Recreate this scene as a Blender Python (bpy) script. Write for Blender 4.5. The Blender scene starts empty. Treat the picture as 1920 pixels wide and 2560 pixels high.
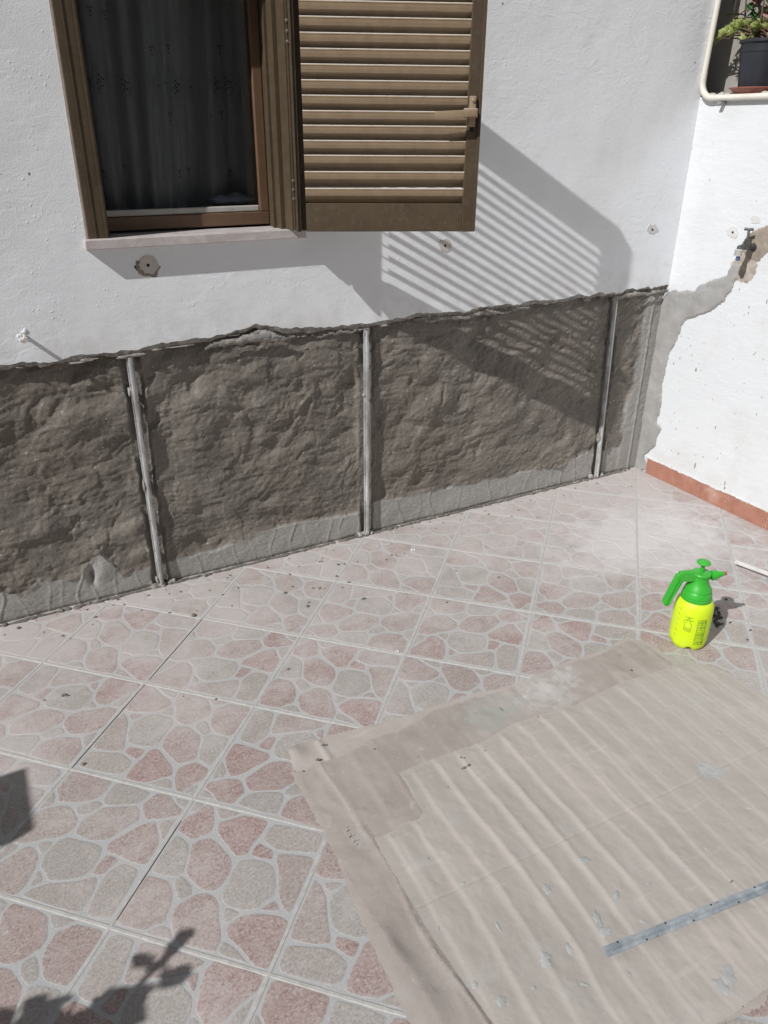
import bpy, bmesh, math, random
import numpy as np
from mathutils import Vector, Matrix
random.seed(7); np.random.seed(7)
SC = bpy.context.scene
COL = SC.collection
# ------------------------------------------------------------------ camera
F_PX, PITCH, ROLL, YAW = 1917.806, 0.461715, -0.008327, 0.504847
CAM = np.array([-2.60724, -2.29450, 1.39])
def cam_axes():
    cp, sp = math.cos(PITCH), math.sin(PITCH); cr, sr = math.cos(ROLL), math.sin(ROLL); cy, sy = math.cos(YAW), math.sin(YAW)
    f = np.array([sy*cp, cy*cp, -sp]); rt = np.array([cy, -sy, 0.0]); dn = np.cross(f, rt)
    return cr*rt + sr*dn, -sr*rt + cr*dn, f
AX_R, AX_D, AX_F = cam_axes()
cd = bpy.data.cameras.new('camera'); cam = bpy.data.objects.new('camera', cd); COL.objects.link(cam)
M = Matrix.Identity(4)
for k in range(3):
    M[k][0] = AX_R[k]; M[k][1] = -AX_D[k]; M[k][2] = -AX_F[k]; M[k][3] = CAM[k]
cam.matrix_world = M
cd.sensor_fit = 'VERTICAL'; cd.sensor_height = 36.0; cd.sensor_width = 27.0; cd.lens = 36.0*F_PX/2560.0
cd.clip_start = 0.02; cd.clip_end = 500
SC.camera = cam
SC.render.resolution_x = 768; SC.render.resolution_y = 1024
# ------------------------------------------------------------------ light
SUN = np.array([1.10, 0.355, -1.0]); SUNN = SUN/np.linalg.norm(SUN)
w = bpy.data.worlds.new('World'); SC.world = w; w.use_nodes = True
nt = w.node_tree; nt.nodes.clear()
sky = nt.nodes.new('ShaderNodeTexSky'); sky.sky_type = 'NISHITA'; sky.sun_disc = False
sky.sun_elevation = math.asin(-SUNN[2]); sky.sun_rotation = math.atan2(-SUN[0], -SUN[1])
sky.air_density = 1.0; sky.dust_density = 1.2; sky.ozone_density = 1.0
bg = nt.nodes.new('ShaderNodeBackground'); bg.inputs['Strength'].default_value = 0.025
wo = nt.nodes.new('ShaderNodeOutputWorld'); nt.links.new(sky.outputs[0], bg.inputs[0]); nt.links.new(bg.outputs[0], wo.inputs[0])
sl = bpy.data.lights.new('sun', 'SUN'); sl.energy = 3.75; sl.angle = math.radians(0.53); sl.color = (1.0, 0.985, 0.972)
so = bpy.data.objects.new('sun', sl); COL.objects.link(so)
so.rotation_mode = 'QUATERNION'; so.rotation_quaternion = Vector(SUNN).to_track_quat('-Z', 'Y')
SC.view_settings.view_transform = 'Standard'; SC.view_settings.look = 'None'
SC.view_settings.exposure = 0.16; SC.view_settings.gamma = 1.0
# ------------------------------------------------------------------ helpers
def hit(u, v, ax, val):
    d = AX_R*(u-960)/F_PX + AX_D*(v-1280)/F_PX + AX_F
    return CAM + d*((val-CAM[ax])/d[ax])
def FL(u, v, z=0.0): return hit(u, v, 2, z)
def WL(u, v, y=0.0): return hit(u, v, 1, y)
def RW(u, v, x=0.0): return hit(u, v, 0, x)
def tag(o, label=None, cat=None, group=None, kind=None):
    if label: o['label'] = label
    if cat: o['category'] = cat
    if group: o['group'] = group
    if kind: o['kind'] = kind
    return o
def empty(name, loc, label, cat, group=None):
    o = bpy.data.objects.new(name, None); COL.objects.link(o); o.location = loc; o.empty_display_size = 0.1
    return tag(o, label, cat, group)
def link(name, me, mats, parent=None, smooth=False):
    o = bpy.data.objects.new(name, me); COL.objects.link(o)
    for m in (mats if isinstance(mats, (list, tuple)) else [mats]): me.materials.append(m)
    if parent is not None:
        o.parent = parent
        if parent.type == 'EMPTY': o.matrix_parent_inverse = Matrix.Translation(parent.location).inverted()
    if smooth:
        for p in me.polygons: p.use_smooth = True
    return o
def pydata(name, verts, faces, mats, parent=None, smooth=False, mi=None):
    me = bpy.data.meshes.new(name); me.from_pydata([tuple(map(float, v)) for v in verts], [], faces); me.update()
    o = link(name, me, mats, parent, smooth)
    if mi is not None: me.polygons.foreach_set('material_index', mi)
    return o
class MB:
    def __init__(s): s.bm = bmesh.new()
    def box(s, x0, x1, y0, y1, z0, z1, bev=0.0, mat=None):
        b = bmesh.new(); bmesh.ops.create_cube(b, size=1)
        for v in b.verts: v.co = Vector((x0+(v.co.x+.5)*(x1-x0), y0+(v.co.y+.5)*(y1-y0), z0+(v.co.z+.5)*(z1-z0)))
        if bev: bmesh.ops.bevel(b, geom=list(b.edges), offset=bev, segments=2, affect='EDGES', profile=.5)
        if mat is not None: b.transform(mat)
        s.join(b); return s
    def join(s, b):
        me = bpy.data.meshes.new('t'); b.to_mesh(me); b.free(); s.bm.from_mesh(me); bpy.data.meshes.remove(me)
    def lathe(s, prof, n=32, mat=None, squash=1.0, cap=True):
        b = bmesh.new(); rings = []
        for r, z in prof:
            rings.append([b.verts.new((r*math.cos(2*math.pi*k/n), squash*r*math.sin(2*math.pi*k/n), z)) for k in range(n)])
        for a, c in zip(rings, rings[1:]):
            for k in range(n): b.faces.new((a[k], a[(k+1) % n], c[(k+1) % n], c[k]))
        if cap: b.faces.new(rings[0][::-1]); b.faces.new(rings[-1])
        if mat is not None: b.transform(mat)
        s.join(b); return s
    def tube(s, pts, rad, n=12, cap=True):
        pts = [Vector(tuple(map(float, p))) for p in pts]
        rad = rad if isinstance(rad, (list, tuple)) else [rad]*len(pts)
        b = bmesh.new(); rings = []; up = None
        for i, p in enumerate(pts):
            t = (pts[min(i+1, len(pts)-1)]-pts[max(i-1, 0)]).normalized()
            if up is None: up = t.orthogonal().normalized()
            up = (up - t*up.dot(t)).normalized(); sd = t.cross(up)
            rings.append([b.verts.new(p+(up*math.cos(2*math.pi*k/n)+sd*math.sin(2*math.pi*k/n))*rad[i]) for k in range(n)])
        for a, c in zip(rings, rings[1:]):
            for k in range(n): b.faces.new((a[k], a[(k+1) % n], c[(k+1) % n], c[k]))
        if cap: b.faces.new(rings[0][::-1]); b.faces.new(rings[-1])
        s.join(b); return s
    def sweep(s, sec, a, bpt, up):
        a = Vector(a); bpt = Vector(bpt); t = (bpt-a).normalized(); up = Vector(up); up = (up-t*up.dot(t)).normalized(); sd = t.cross(up)
        b = bmesh.new(); r = [[b.verts.new(p+sd*x+up*z) for x, z in sec] for p in (a, bpt)]; n = len(sec)
        for k in range(n): b.faces.new((r[0][k], r[0][(k+1) % n], r[1][(k+1) % n], r[1][k]))
        b.faces.new(r[0][::-1]); b.faces.new(r[1]); s.join(b); return s
    def build(s, name, mats, parent=None, smooth=False):
        bmesh.ops.recalc_face_normals(s.bm, faces=s.bm.faces)
        me = bpy.data.meshes.new(name); s.bm.to_mesh(me); s.bm.free()
        o = link(name, me, mats, parent, smooth)
        if smooth:
            try: me.set_sharp_from_angle(angle=math.radians(38))
            except Exception: pass
        return o
def merge(dst, *srcs):        # fold surface detail into the mesh it belongs to
    bm_ = bmesh.new(); bm_.from_mesh(dst.data)
    for s_ in srcs:
        off = len(dst.data.materials)
        for m in s_.data.materials: dst.data.materials.append(m)
        n0 = len(bm_.faces); bm_.from_mesh(s_.data); bm_.faces.ensure_lookup_table()
        for f in bm_.faces[n0:]: f.material_index += off
        me = s_.data; bpy.data.objects.remove(s_); bpy.data.meshes.remove(me)
    bm_.to_mesh(dst.data); bm_.free(); return dst
# numpy noise
def _h(ix, iy, seed):
    n = (ix.astype(np.int64)*374761393 + iy.astype(np.int64)*668265263 + seed*974634777) & 0xffffffff
    n = ((n ^ (n >> 13))*1274126177) & 0xffffffff
    return ((n ^ (n >> 16)) & 0xffffff)/float(0xffffff)
def vn(x, y, seed=0):
    ix = np.floor(x); iy = np.floor(y); fx = x-ix; fy = y-iy
    fx = fx*fx*fx*(fx*(fx*6-15)+10); fy = fy*fy*fy*(fy*(fy*6-15)+10)
    a = _h(ix, iy, seed); b = _h(ix+1, iy, seed); c = _h(ix, iy+1, seed); d = _h(ix+1, iy+1, seed)
    return (a*(1-fx)+b*fx)*(1-fy)+(c*(1-fx)+d*fx)*fy*1.0
def fbm(x, y, seed=0, o=4, g=.5):
    s = 0; a = 1; t = 0
    for k in range(o):
        s = s + a*(vn(x*2**k+17.3*k, y*2**k-9.1*k, seed+k)*2-1); t += a; a *= g
    return s/t
def sstep(a, b, x):
    t = np.clip((x-a)/(b-a), 0, 1); return t*t*(3-2*t)
# ------------------------------------------------------------------ materials
class NT:
    def __init__(s, name):
        s.m = bpy.data.materials.new(name); s.m.use_nodes = True; s.t = s.m.node_tree
        s.b = s.t.nodes['Principled BSDF']; s.out = s.t.nodes['Material Output']
        tc = s.t.nodes.new('ShaderNodeTexCoord'); s.co = tc.outputs['Object']
    def n(s, typ, ins=None, **kw):
        d = s.t.nodes.new(typ)
        for k, v in kw.items(): setattr(d, k, v)
        for k, v in (ins or {}).items():
            if hasattr(v, 'is_output') or isinstance(v, bpy.types.NodeSocket): s.t.links.new(v, d.inputs[k])
            else: d.inputs[k].default_value = v
        return d
    def scale(s, v, co=None, rot=(0, 0, 0)):
        return s.n('ShaderNodeMapping', {'Vector': co or s.co, 'Scale': v, 'Rotation': rot}).outputs[0]
    def noise(s, sc, det=4, rough=.55, co=None, dist=0.0):
        return s.n('ShaderNodeTexNoise', {'Vector': co or s.co, 'Scale': sc, 'Detail': det, 'Roughness': rough, 'Distortion': dist}).outputs['Fac']
    def vor(s, sc, co=None, feat='F1', out='Distance', rnd=1.0):
        return s.n('ShaderNodeTexVoronoi', {'Vector': co or s.co, 'Scale': sc, 'Randomness': rnd}, feature=feat).outputs[out]
    def ramp(s, f, a, b, lo=0.0, hi=1.0):
        return s.n('ShaderNodeMapRange', {'Value': f, 'From Min': a, 'From Max': b, 'To Min': lo, 'To Max': hi}).outputs[0]
    def mix(s, f, a, b, mode='MIX'):
        d = s.t.nodes.new('ShaderNodeMix'); d.data_type = 'RGBA'; d.blend_type = mode
        for i, v in ((0, f), (6, a), (7, b)):
            if isinstance(v, bpy.types.NodeSocket): s.t.links.new(v, d.inputs[i])
            elif i == 0: d.inputs[0].default_value = v
            else: d.inputs[i].default_value = (*v[:3], 1)
        return d.outputs[2]
    def math(s, op, a, b=0.0, clamp=False):
        d = s.t.nodes.new('ShaderNodeMath'); d.operation = op; d.use_clamp = clamp
        for i, v in ((0, a), (1, b)):
            if isinstance(v, bpy.types.NodeSocket): s.t.links.new(v, d.inputs[i])
            else: d.inputs[i].default_value = v
        return d.outputs[0]
    def attr(s, name):
        return s.n('ShaderNodeAttribute', attribute_name=name)
    def sep(s): return s.n('ShaderNodeSeparateXYZ', {'Vector': s.co}).outputs
    def bump(s, h, strength=.3, dist=.002, prev=None):
        ins = {'Height': h, 'Strength': strength, 'Distance': dist}
        if prev: ins['Normal'] = prev
        return s.n('ShaderNodeBump', ins).outputs[0]
    def done(s, col=None, rough=.8, nrm=None, metal=0.0, spec=None):
        for k, v in (('Base Color', col), ('Roughness', rough), ('Normal', nrm), ('Metallic', metal), ('Specular IOR Level', spec)):
            if v is None: continue
            if isinstance(v, bpy.types.NodeSocket): s.t.links.new(v, s.b.inputs[k])
            elif k == 'Base Color': s.b.inputs[k].default_value = (*v[:3], 1)
            else: s.b.inputs[k].default_value = v
        return s.m
def simple(name, c, rough=.5, metal=0.0, var=.15, sc=40, spec=.5, bump=.0):
    t = NT(name); f = t.noise(sc, 4); c2 = tuple(x*(1-var) for x in c); c1 = tuple(min(1, x*(1+var)) for x in c)
    col = t.mix(t.ramp(f, .3, .7), c2, c1)
    nr = t.bump(t.noise(sc*6, 3), bump, .001) if bump else None
    return t.done(col, rough, nr, metal, spec)
# white paint on the house wall
def m_plaster():
    t = NT('white_wall_paint')
    stains = t.ramp(t.noise(1.6, 5, .6), .48, .72)
    s2 = t.ramp(t.noise(5.0, 5, .6), .55, .75, 0, .55)
    c = t.mix(stains, (.82, .84, .865), (.75, .75, .745))
    c = t.mix(t.math('MULTIPLY', s2, .35), c, (.58, .56, .50))
    z = t.sep()[2]
    # dusty splash zone above the torn edge
    g = t.math('MULTIPLY', t.ramp(z, .98, .78), t.ramp(t.noise(14, 5, .65), .42, .62))
    c = t.mix(t.math('MULTIPLY', g, .5), c, (.56, .545, .51))
    sp = t.vor(9, t.scale((1, 1, .8)), rnd=1.0)
    c = t.mix(t.ramp(sp, .035, .02), c, (.2, .19, .17))
    brush = t.noise(34, 5, .62, t.scale((.55, 1, 1.0)), .9)
    pat = t.ramp(t.noise(2.0, 2), .4, .62, .25, 1.0)
    fine = t.noise(230, 3, .6)
    spk = t.ramp(t.vor(60), .22, .05)
    spk = t.math('MULTIPLY', spk, t.ramp(t.noise(9, 2), .5, .62))
    h = t.math('ADD', t.math('MULTIPLY', brush, pat), t.math('ADD', t.math('MULTIPLY', fine, .22), t.math('MULTIPLY', spk, .35)))
    big = t.noise(3.0, 2)
    n1 = t.bump(big, .35, .02)
    return t.done(c, .85, t.bump(h, .7, .0036, n1), spec=.25)
def m_white2():
    t = NT('bright_white_wall_paint')
    c = t.mix(t.ramp(t.noise(2.2, 5, .6), .5, .75), (.665, .685, .705), (.585, .59, .585))
    z = t.sep()[2]
    low = t.math('MULTIPLY', t.ramp(z, .22, .05), t.ramp(t.noise(16, 4), .35, .7))
    c = t.mix(t.math('MULTIPLY', low, .5), c, (.54, .52, .48))
    rust = t.math('MULTIPLY', t.ramp(t.noise(3.1, 6, .7, t.scale((1, 2.2, .8))),   .56, .68), .18)
    c = t.mix(rust, c, (.56, .52, .45))
    sp = t.vor(38, t.scale((1, 1.2, .38)))
    pick = t.n('ShaderNodeTexVoronoi', {'Vector': t.scale((1, 1.2, .38)), 'Scale': 38}).outputs['Color']
    pk = t.ramp(t.n('ShaderNodeSeparateColor', {0: pick}).outputs[0], .5, .52)
    cl = t.math('MULTIPLY', t.ramp(sp, .085, .06), pk)
    cl = t.math('MULTIPLY', cl, t.ramp(t.noise(2.6, 3), .47, .52))
    c = t.mix(t.math('MULTIPLY', cl, .8), c, (.20, .19, .18))
    h = t.math('ADD', t.noise(26, 5, .6, t.scale((1, .4, 1))), t.math('MULTIPLY', t.noise(190, 3), .25))
    return t.done(c, .85, t.bump(h, .7, .004), spec=.25)
def m_cement(name, dark, light, wetv=.5):
    t = NT(name)
    a = t.attr('wet').outputs['Fac']
    c = t.mix(t.ramp(t.noise(6, 6, .65), .34, .66), tuple(x*.85 for x in dark), tuple(x*1.6 for x in dark))
    c = t.mix(t.math('MULTIPLY', t.ramp(t.noise(2.2, 3), .45, .6), .4), c, tuple(x*y for x, y in zip(dark, (1.08, 1.0, .92))))
    c = t.mix(a, c, light)
    c = t.mix(t.math('MULTIPLY', t.ramp(t.noise(210, 3, .7), .35, .7), .28), c, tuple(x*.8 for x in light))
    c = t.mix(t.math('MULTIPLY', t.ramp(t.noise(240, 3, .7), .52, .35), .35), c, tuple(x*.45 for x in dark))
    c = t.mix(t.ramp(t.noise(90, 3), .64, .78), c, tuple(x*1.25 for x in light))
    c = t.mix(t.ramp(t.noise(55, 4, .7), .30, .18), c, tuple(x*.55 for x in dark))
    h = t.math('ADD', t.noise(95, 5, .65, t.scale((.55, 1, 1))), t.math('MULTIPLY', t.noise(420, 2), .35))
    return t.done(c, t.ramp(t.noise(12, 3), .3, .7, .62, .9), t.bump(h, .9, .0040), spec=.35)
P_WALL = m_plaster(); P_WHITE = m_white2()
M_CEM = m_cement('rough_cement_render', (.150, .133, .112), (.40, .388, .365))
def m_patch():
    t = NT('smooth_grey_cement')
    c = t.mix(t.ramp(t.noise(9, 5, .6), .35, .7), (.285, .282, .272), (.375, .37, .36))
    c = t.mix(t.ramp(t.noise(40, 4, .7), .32, .2), c, (.2, .19, .175))
    h = t.math('ADD', t.noise(28, 5, .6), t.math('MULTIPLY', t.noise(240, 3), .3))
    return t.done(c, .85, t.bump(h, .6, .004), spec=.3)
M_PATCH = m_patch()
def m_lip():
    t = NT('broken_plaster_edge')
    c = t.mix(t.ramp(t.noise(40, 5, .7), .4, .62), (.20, .185, .165), (.38, .36, .33))
    return t.done(c, .9, t.bump(t.noise(130, 4, .7), .8, .003), spec=.2)
M_LIP = m_lip()
M_TAN = simple('bare_tan_render', (.38, .33, .285), .9, var=.3, sc=30, bump=.5)
M_BRN = simple('bare_brown_render', (.30, .255, .21), .9, var=.25, sc=30, bump=.6)
def m_tile():
    t = NT('crazy_paving_tile')
    tone = t.attr('tone').outputs['Fac']; red = t.attr('red').outputs['Fac']; edge = t.attr('edge').outputs['Fac']
    n1 = t.noise(170, 5, .75); n2 = t.noise(26, 4, .6)
    n3 = t.noise(60, 4, .65, t.scale((1, 2.3, 1), rot=(0, 0, .6)), 1.5)
    redc = t.mix(t.ramp(n1, .36, .62), (.19, .10, .09), (.42, .315, .295))
    redc = t.mix(t.math('MULTIPLY', t.ramp(n2, .42, .62), .55), redc, (.37, .29, .27))
    bei = t.mix(t.ramp(n1, .36, .62), (.265, .245, .225), (.405, .385, .36))
    bei = t.mix(t.math('MULTIPLY', t.ramp(n2, .5, .68), .35), bei, (.36, .29, .265))
    c = t.mix(red, bei, redc)
    c = t.mix(t.math('MULTIPLY', t.ramp(n3, .57, .67), .6), c, (.50, .475, .455))     # pale veins
    q1 = t.noise(30, 2, .5, None, 2.2); q1 = t.math('ABSOLUTE', t.math('SUBTRACT', q1, .5))
    q2 = t.noise(62, 2, .5, t.scale((1, 1.6, 1), rot=(0, 0, 1.1)), 1.6); q2 = t.math('ABSOLUTE', t.math('SUBTRACT', q2, .47))
    sq = t.math('MULTIPLY', t.ramp(q1, .018, .006), t.ramp(t.noise(11, 2), .50, .56))
    sq2 = t.math('MULTIPLY', t.ramp(q2, .022, .008), t.ramp(t.noise(17, 2), .46, .54))
    sq = t.math('MAXIMUM', sq, t.math('MULTIPLY', sq2, .7))
    c = t.mix(t.math('MULTIPLY', sq, .6), c, (.52, .50, .48))
    c = t.mix(t.math('MULTIPLY', t.ramp(tone, 0, 1), .16), c, (.14, .12, .11))
    seam = t.mix(t.ramp(n1, .3, .7), (.35, .36, .36), (.43, .44, .44))
    c = t.mix(t.ramp(edge, .25, .75), seam, c)
    # construction dust: heavier along the wall and in the corner
    x, y, z = t.sep()
    near = t.ramp(y, -.95, -.03)
    rightw = t.math('MULTIPLY', t.ramp(x, -1.1, -.25), t.ramp(y, -1.5, -.9))
    dn = t.noise(4.2, 6, .62)
    dn2 = t.noise(22, 5, .7)
    d = t.math('ADD', t.math('ADD', t.math('MULTIPLY', near, .66), t.math('MULTIPLY', rightw, .30)), t.ramp(dn, .38, .66, -.26, .46))
    d = t.math('ADD', d, t.ramp(dn2, .35, .65, -.20, .22))
    d = t.math('ADD', d, t.ramp(n1, .35, .65, -.12, .12), True)
    d = t.math('MULTIPLY', t.math('ADD', d, .10, True), .86)
    c = t.mix(d, c, (.49, .455, .44))
    # spilled powder in the right corner
    v = t.n('ShaderNodeVectorMath', {0: t.co, 1: (.47, .50, 0)}, operation='ADD').outputs[0]
    v = t.n('ShaderNodeMapping', {'Vector': v, 'Scale': (1.9, 3.0, 1), 'Rotation': (0, 0, .25)}).outputs[0]
    ln = t.n('ShaderNodeVectorMath', {0: v}, operation='LENGTH').outputs['Value']
    pd = t.math('SUBTRACT', 1.0, ln)
    pd = t.math('ADD', pd, t.ramp(t.noise(12, 6, .65), .3, .7, -.42, .42))
    c = t.mix(t.math('MULTIPLY', t.ramp(pd, .05, .75), .75), c, (.58, .56, .56))
    fleck = t.math('MULTIPLY', t.ramp(t.vor(75), .13, .07), t.ramp(t.noise(7, 3), .52, .62))
    c = t.mix(t.math('MULTIPLY', fleck, .8), c, (.55, .54, .52))
    h = t.math('ADD', t.math('ADD', t.math('MULTIPLY', n3, .8), t.math('MULTIPLY', n1, .5)), t.math('MULTIPLY', sq, .5))
    return t.done(c, t.ramp(n2, .3, .7, .5, .75), t.bump(h, .45, .0012), spec=.35)
M_TILE = m_tile()
def m_grout():
    t = NT('tile_joint_grout')
    c = t.mix(t.ramp(t.noise(60, 4, .7), .35, .65), (.38, .37, .35), (.48, .47, .45))
    x, y, z = t.sep()
    c = t.mix(t.math('MULTIPLY', t.ramp(y, -.7, -.02), .6), c, (.45, .43, .41))
    return t.done(c, .85, t.bump(t.noise(240, 3), .5, .001), spec=.2)
M_GROUT = m_grout()
M_JOINT_SHADE = simple('joint_step_shade', (.13, .125, .12), .9)  # dark colour standing for the thin shadow beside a stepped joint
def m_paper(name, a, b, dusty=None):
    t = NT(name)
    c = t.mix(t.ramp(t.noise(3.5, 5, .6), .35, .68), a, b)
    c = t.mix(t.math('MULTIPLY', t.ramp(t.noise(10, 5, .65), .55, .72), .55), c, (.44, .425, .40))
    fl = t.ramp(t.noise(260, 2, .6), .60, .72)
    c = t.mix(t.math('MULTIPLY', fl, .35), c, (.52, .46, .40))
    ln = t.ramp(t.noise(36, 3, .6, t.scale((.12, 1, 1), rot=(0, 0, .9))), .66, .70)
    c = t.mix(t.math('MULTIPLY', ln, .28), c, (.52, .49, .45))
    sp = t.ramp(t.noise(6.5, 5, .55), .67, .70)
    c = t.mix(t.math('MULTIPLY', sp, .7), c, (.40, .41, .405))
    vo = t.vor(16, t.n('ShaderNodeVectorMath', {0: t.co, 1: t.n('ShaderNodeTexNoise', {'Vector': t.co, 'Scale': 30.0}).outputs['Color']}, operation='ADD').outputs[0])
    c = t.mix(t.math('MULTIPLY', t.ramp(vo, .10, .07), .55), c, (.43, .435, .43))
    for (px0, py0, rad, colr) in (dusty or []):
        v = t.n('ShaderNodeVectorMath', {0: t.co, 1: (-px0, -py0, 0)}, operation='ADD').outputs[0]
        v = t.n('ShaderNodeMapping', {'Vector': v, 'Scale': (1, 1, 0)}).outputs[0]
        ln_ = t.n('ShaderNodeVectorMath', {0: v}, operation='LENGTH').outputs['Value']
        mk_ = t.math('ADD', t.ramp(ln_, 0, rad, 1, 0), t.ramp(t.noise(34, 6, .75), .3, .7, -.55, .55))
        c = t.mix(t.math('MULTIPLY', t.ramp(mk_, .30, .85), .8), c, colr)
    h = t.math('ADD', t.noise(28, 4, .6), t.math('MULTIPLY', t.noise(300, 3), .12))
    return t.done(c, .8, t.bump(h, .32, .0035), spec=.25)
M_KRAFT = m_paper('kraft_paper_top', (.380, .352, .322), (.430, .394, .360))
M_KRAFT2 = m_paper('kraft_paper_dusty', (.325, .287, .26), (.40, .358, .33), [(*FL(700+730/1.36, 1560+310/1.36)[:2], .16, (.33, .335, .31)), (*FL(700+900/1.36, 1560+240/1.36)[:2], .13, (.47, .46, .44)), (*FL(700+960/1.36, 1560+180/1.36)[:2], .08, (.47, .46, .44))])
M_KRAFT3 = m_paper('kraft_paper_bottom', (.385, .345, .315), (.435, .39, .36))
def m_metal(name, c, c2, rough, metal=.6, sc=(1, 1, 1)):
    t = NT(name)
    f = t.noise(24, 6, .65, t.scale(sc))
    col = t.mix(t.ramp(f, .38, .62), c, c2)
    col = t.mix(t.ramp(t.noise(60, 4, .7, t.scale(sc)), .66, .74), col, tuple(x*.3 for x in c))
    return t.done(col, rough, t.bump(t.noise(200, 3), .3, .001), metal, .5)
M_RAIL = m_metal('galvanised_screed_rail', (.30, .295, .28), (.62, .63, .63), .5, .3, (2.2, 1, .35))
M_PROF = m_metal('galvanised_profile', (.24, .28, .31), (.44, .48, .51), .55, .35)
M_WPROF = simple('white_painted_profile', (.58, .56, .54), .5, var=.1)
def m_alu():
    t = NT('bronze_painted_aluminium')
    f = t.noise(9, 5, .6); d = t.noise(60, 5, .7)
    c = t.mix(t.ramp(f, .35, .7), (.076, .055, .033), (.104, .075, .046))
    c = t.mix(t.math('MULTIPLY', t.ramp(d, .5, .75), .35), c, (.17, .15, .12))
    sc_ = t.ramp(t.noise(30, 4, .6, t.scale((1, 1, .12))), .72, .76)
    c = t.mix(t.math('MULTIPLY', sc_, .6), c, (.42, .38, .33))
    return t.done(c, .48, t.bump(t.noise(300, 2), .15, .0006), .15, .4)
M_ALU = m_alu()
def m_slat():
    t = NT('bronze_louvre_paint')
    c = t.mix(t.ramp(t.noise(30, 4, .6), .35, .7), (.29, .213, .137), (.35, .262, .172))
    n = t.n('ShaderNodeNewGeometry').outputs['Normal']
    nz = t.n('ShaderNodeSeparateXYZ', {'Vector': n}).outputs[2]
    dust = t.math('MULTIPLY', t.ramp(nz, .35, .7), t.ramp(t.noise(55, 4, .7), .30, .5, .5, 1))  # dusty upturned lips, whitened further to paint in the top-edge highlight
    c = t.mix(t.math('MULTIPLY', dust, .9), c, (.74, .72, .67))
    return t.done(c, .36, None, .1, .5)
M_SLAT = m_slat()
M_SASH = simple('brown_sash_enamel', (.145, .088, .052), .38, var=.12, sc=20)
M_GASK = simple('pale_glazing_gasket', (.42, .41, .38), .6, var=.1)
def m_marble():
    t = NT('pinkish_marble')
    v = t.noise(16, 6, .65, t.scale((1, 1, 1.6)), 1.2)
    c = t.mix(t.ramp(v, .4, .62), (.47, .42, .40), (.57, .54, .53))
    c = t.mix(t.ramp(t.noise(40, 5, .7), .66, .74), c, (.36, .27, .22))
    return t.done(c, .5, t.bump(t.noise(150, 3), .2, .001), spec=.4)
M_MARB = m_marble()
M_TERRA = None
def m_terra():
    t = NT('terracotta_skirting')
    c = t.mix(t.ramp(t.noise(24, 5, .65), .35, .65), (.33, .150, .105), (.40, .195, .14))
    ln = t.ramp(t.noise(40, 3, .6, t.scale((1, .3, 1.5), rot=(.8, 0, 0)), 1.0), .67, .70)
    c = t.mix(t.math('MULTIPLY', ln, .6), c, (.68, .56, .50))
    c = t.mix(t.math('MULTIPLY', t.ramp(t.noise(8, 4), .55, .7), .35), c, (.62, .46, .38))
    return t.done(c, .5, t.bump(t.noise(120, 3), .2, .001), spec=.4)
M_TERRA = m_terra()
M_PIPE = simple('cream_pvc', (.66, .63, .56), .4, var=.05, sc=12)
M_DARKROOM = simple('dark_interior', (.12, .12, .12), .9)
M_BLACK = simple('black_hole', (.01, .01, .01), .9)
M_SCREW = simple('zinc_screw', (.5, .49, .46), .35, .8)
def m_glass():
    t = NT('window_glass'); nt_ = t.t
    tr = t.n('ShaderNodeBsdfTransparent', {'Color': (.86, .88, .89, 1)}); gl = t.n('ShaderNodeBsdfGlossy', {'Color': (1, 1, 1, 1), 'Roughness': .03})
    fr = t.n('ShaderNodeFresnel', {'IOR': 1.5}); mx = nt_.nodes.new('ShaderNodeMixShader')
    nt_.links.new(fr.outputs[0], mx.inputs[0]); nt_.links.new(tr.outputs[0], mx.inputs[1]); nt_.links.new(gl.outputs[0], mx.inputs[2])
    nt_.links.new(mx.outputs[0], t.out.inputs[0]); return t.m
M_GLASS = m_glass()
def m_curtain():
    t = NT('sheer_curtain_fabric'); nt_ = t.t
    df = t.n('ShaderNodeBsdfDiffuse', {'Color': t.mix(t.noise(300, 2, .5, t.scale((1, 1, .05))), (.38, .375, .365), (.80, .78, .76))})
    tr = t.n('ShaderNodeBsdfTransparent', {'Color': (1, 1, 1, 1)}); mx = nt_.nodes.new('ShaderNodeMixShader')
    mx.inputs[0].default_value = .86
    nt_.links.new(tr.outputs[0], mx.inputs[1]); nt_.links.new(df.outputs[0], mx.inputs[2]); nt_.links.new(mx.outputs[0], t.out.inputs[0]); return t.m
M_CURT = m_curtain()
def m_plastic(name, c, sss=.0, rough=.35):
    t = NT(name); d = t.ramp(t.noise(30, 4, .65), .52, .75)
    col = t.mix(t.math('MULTIPLY', d, .12), c, (.6, .6, .5))
    t.done(col, t.ramp(t.noise(18, 3), .3, .7, rough-.05, rough+.12), None, 0, .45)
    if sss: t.b.inputs['Subsurface Weight'].default_value = sss; t.b.inputs['Subsurface Scale'].default_value = .012; t.b.inputs['Subsurface Radius'].default_value = (.6, .8, .15)
    return t.m
M_YEL = m_plastic('fluorescent_yellow_plastic', (.64, .83, .012), .25, .38)
M_GRN = m_plastic('green_plastic', (.035, .40, .03), 0, .36)
M_INK = simple('green_ink', (.05, .25, .02), .6)
M_NOZ = simple('brown_nozzle_tip', (.30, .12, .07), .4)
M_POT = simple('black_plastic_pot', (.018, .020, .026), .45, var=.3, sc=12)
M_SAUC = simple('terracotta_plastic', (.27, .085, .06), .5, var=.15)
M_SOIL = simple('potting_soil', (.05, .035, .025), .95, bump=.8)
def leafm(name, c, c2):
    t = NT(name); r = t.n('ShaderNodeObjectInfo').outputs['Random']
    c = t.mix(t.ramp(t.noise(28, 3), .35, .65), c, c2)
    return t.done(c, .5, None, 0, .4)
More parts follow.
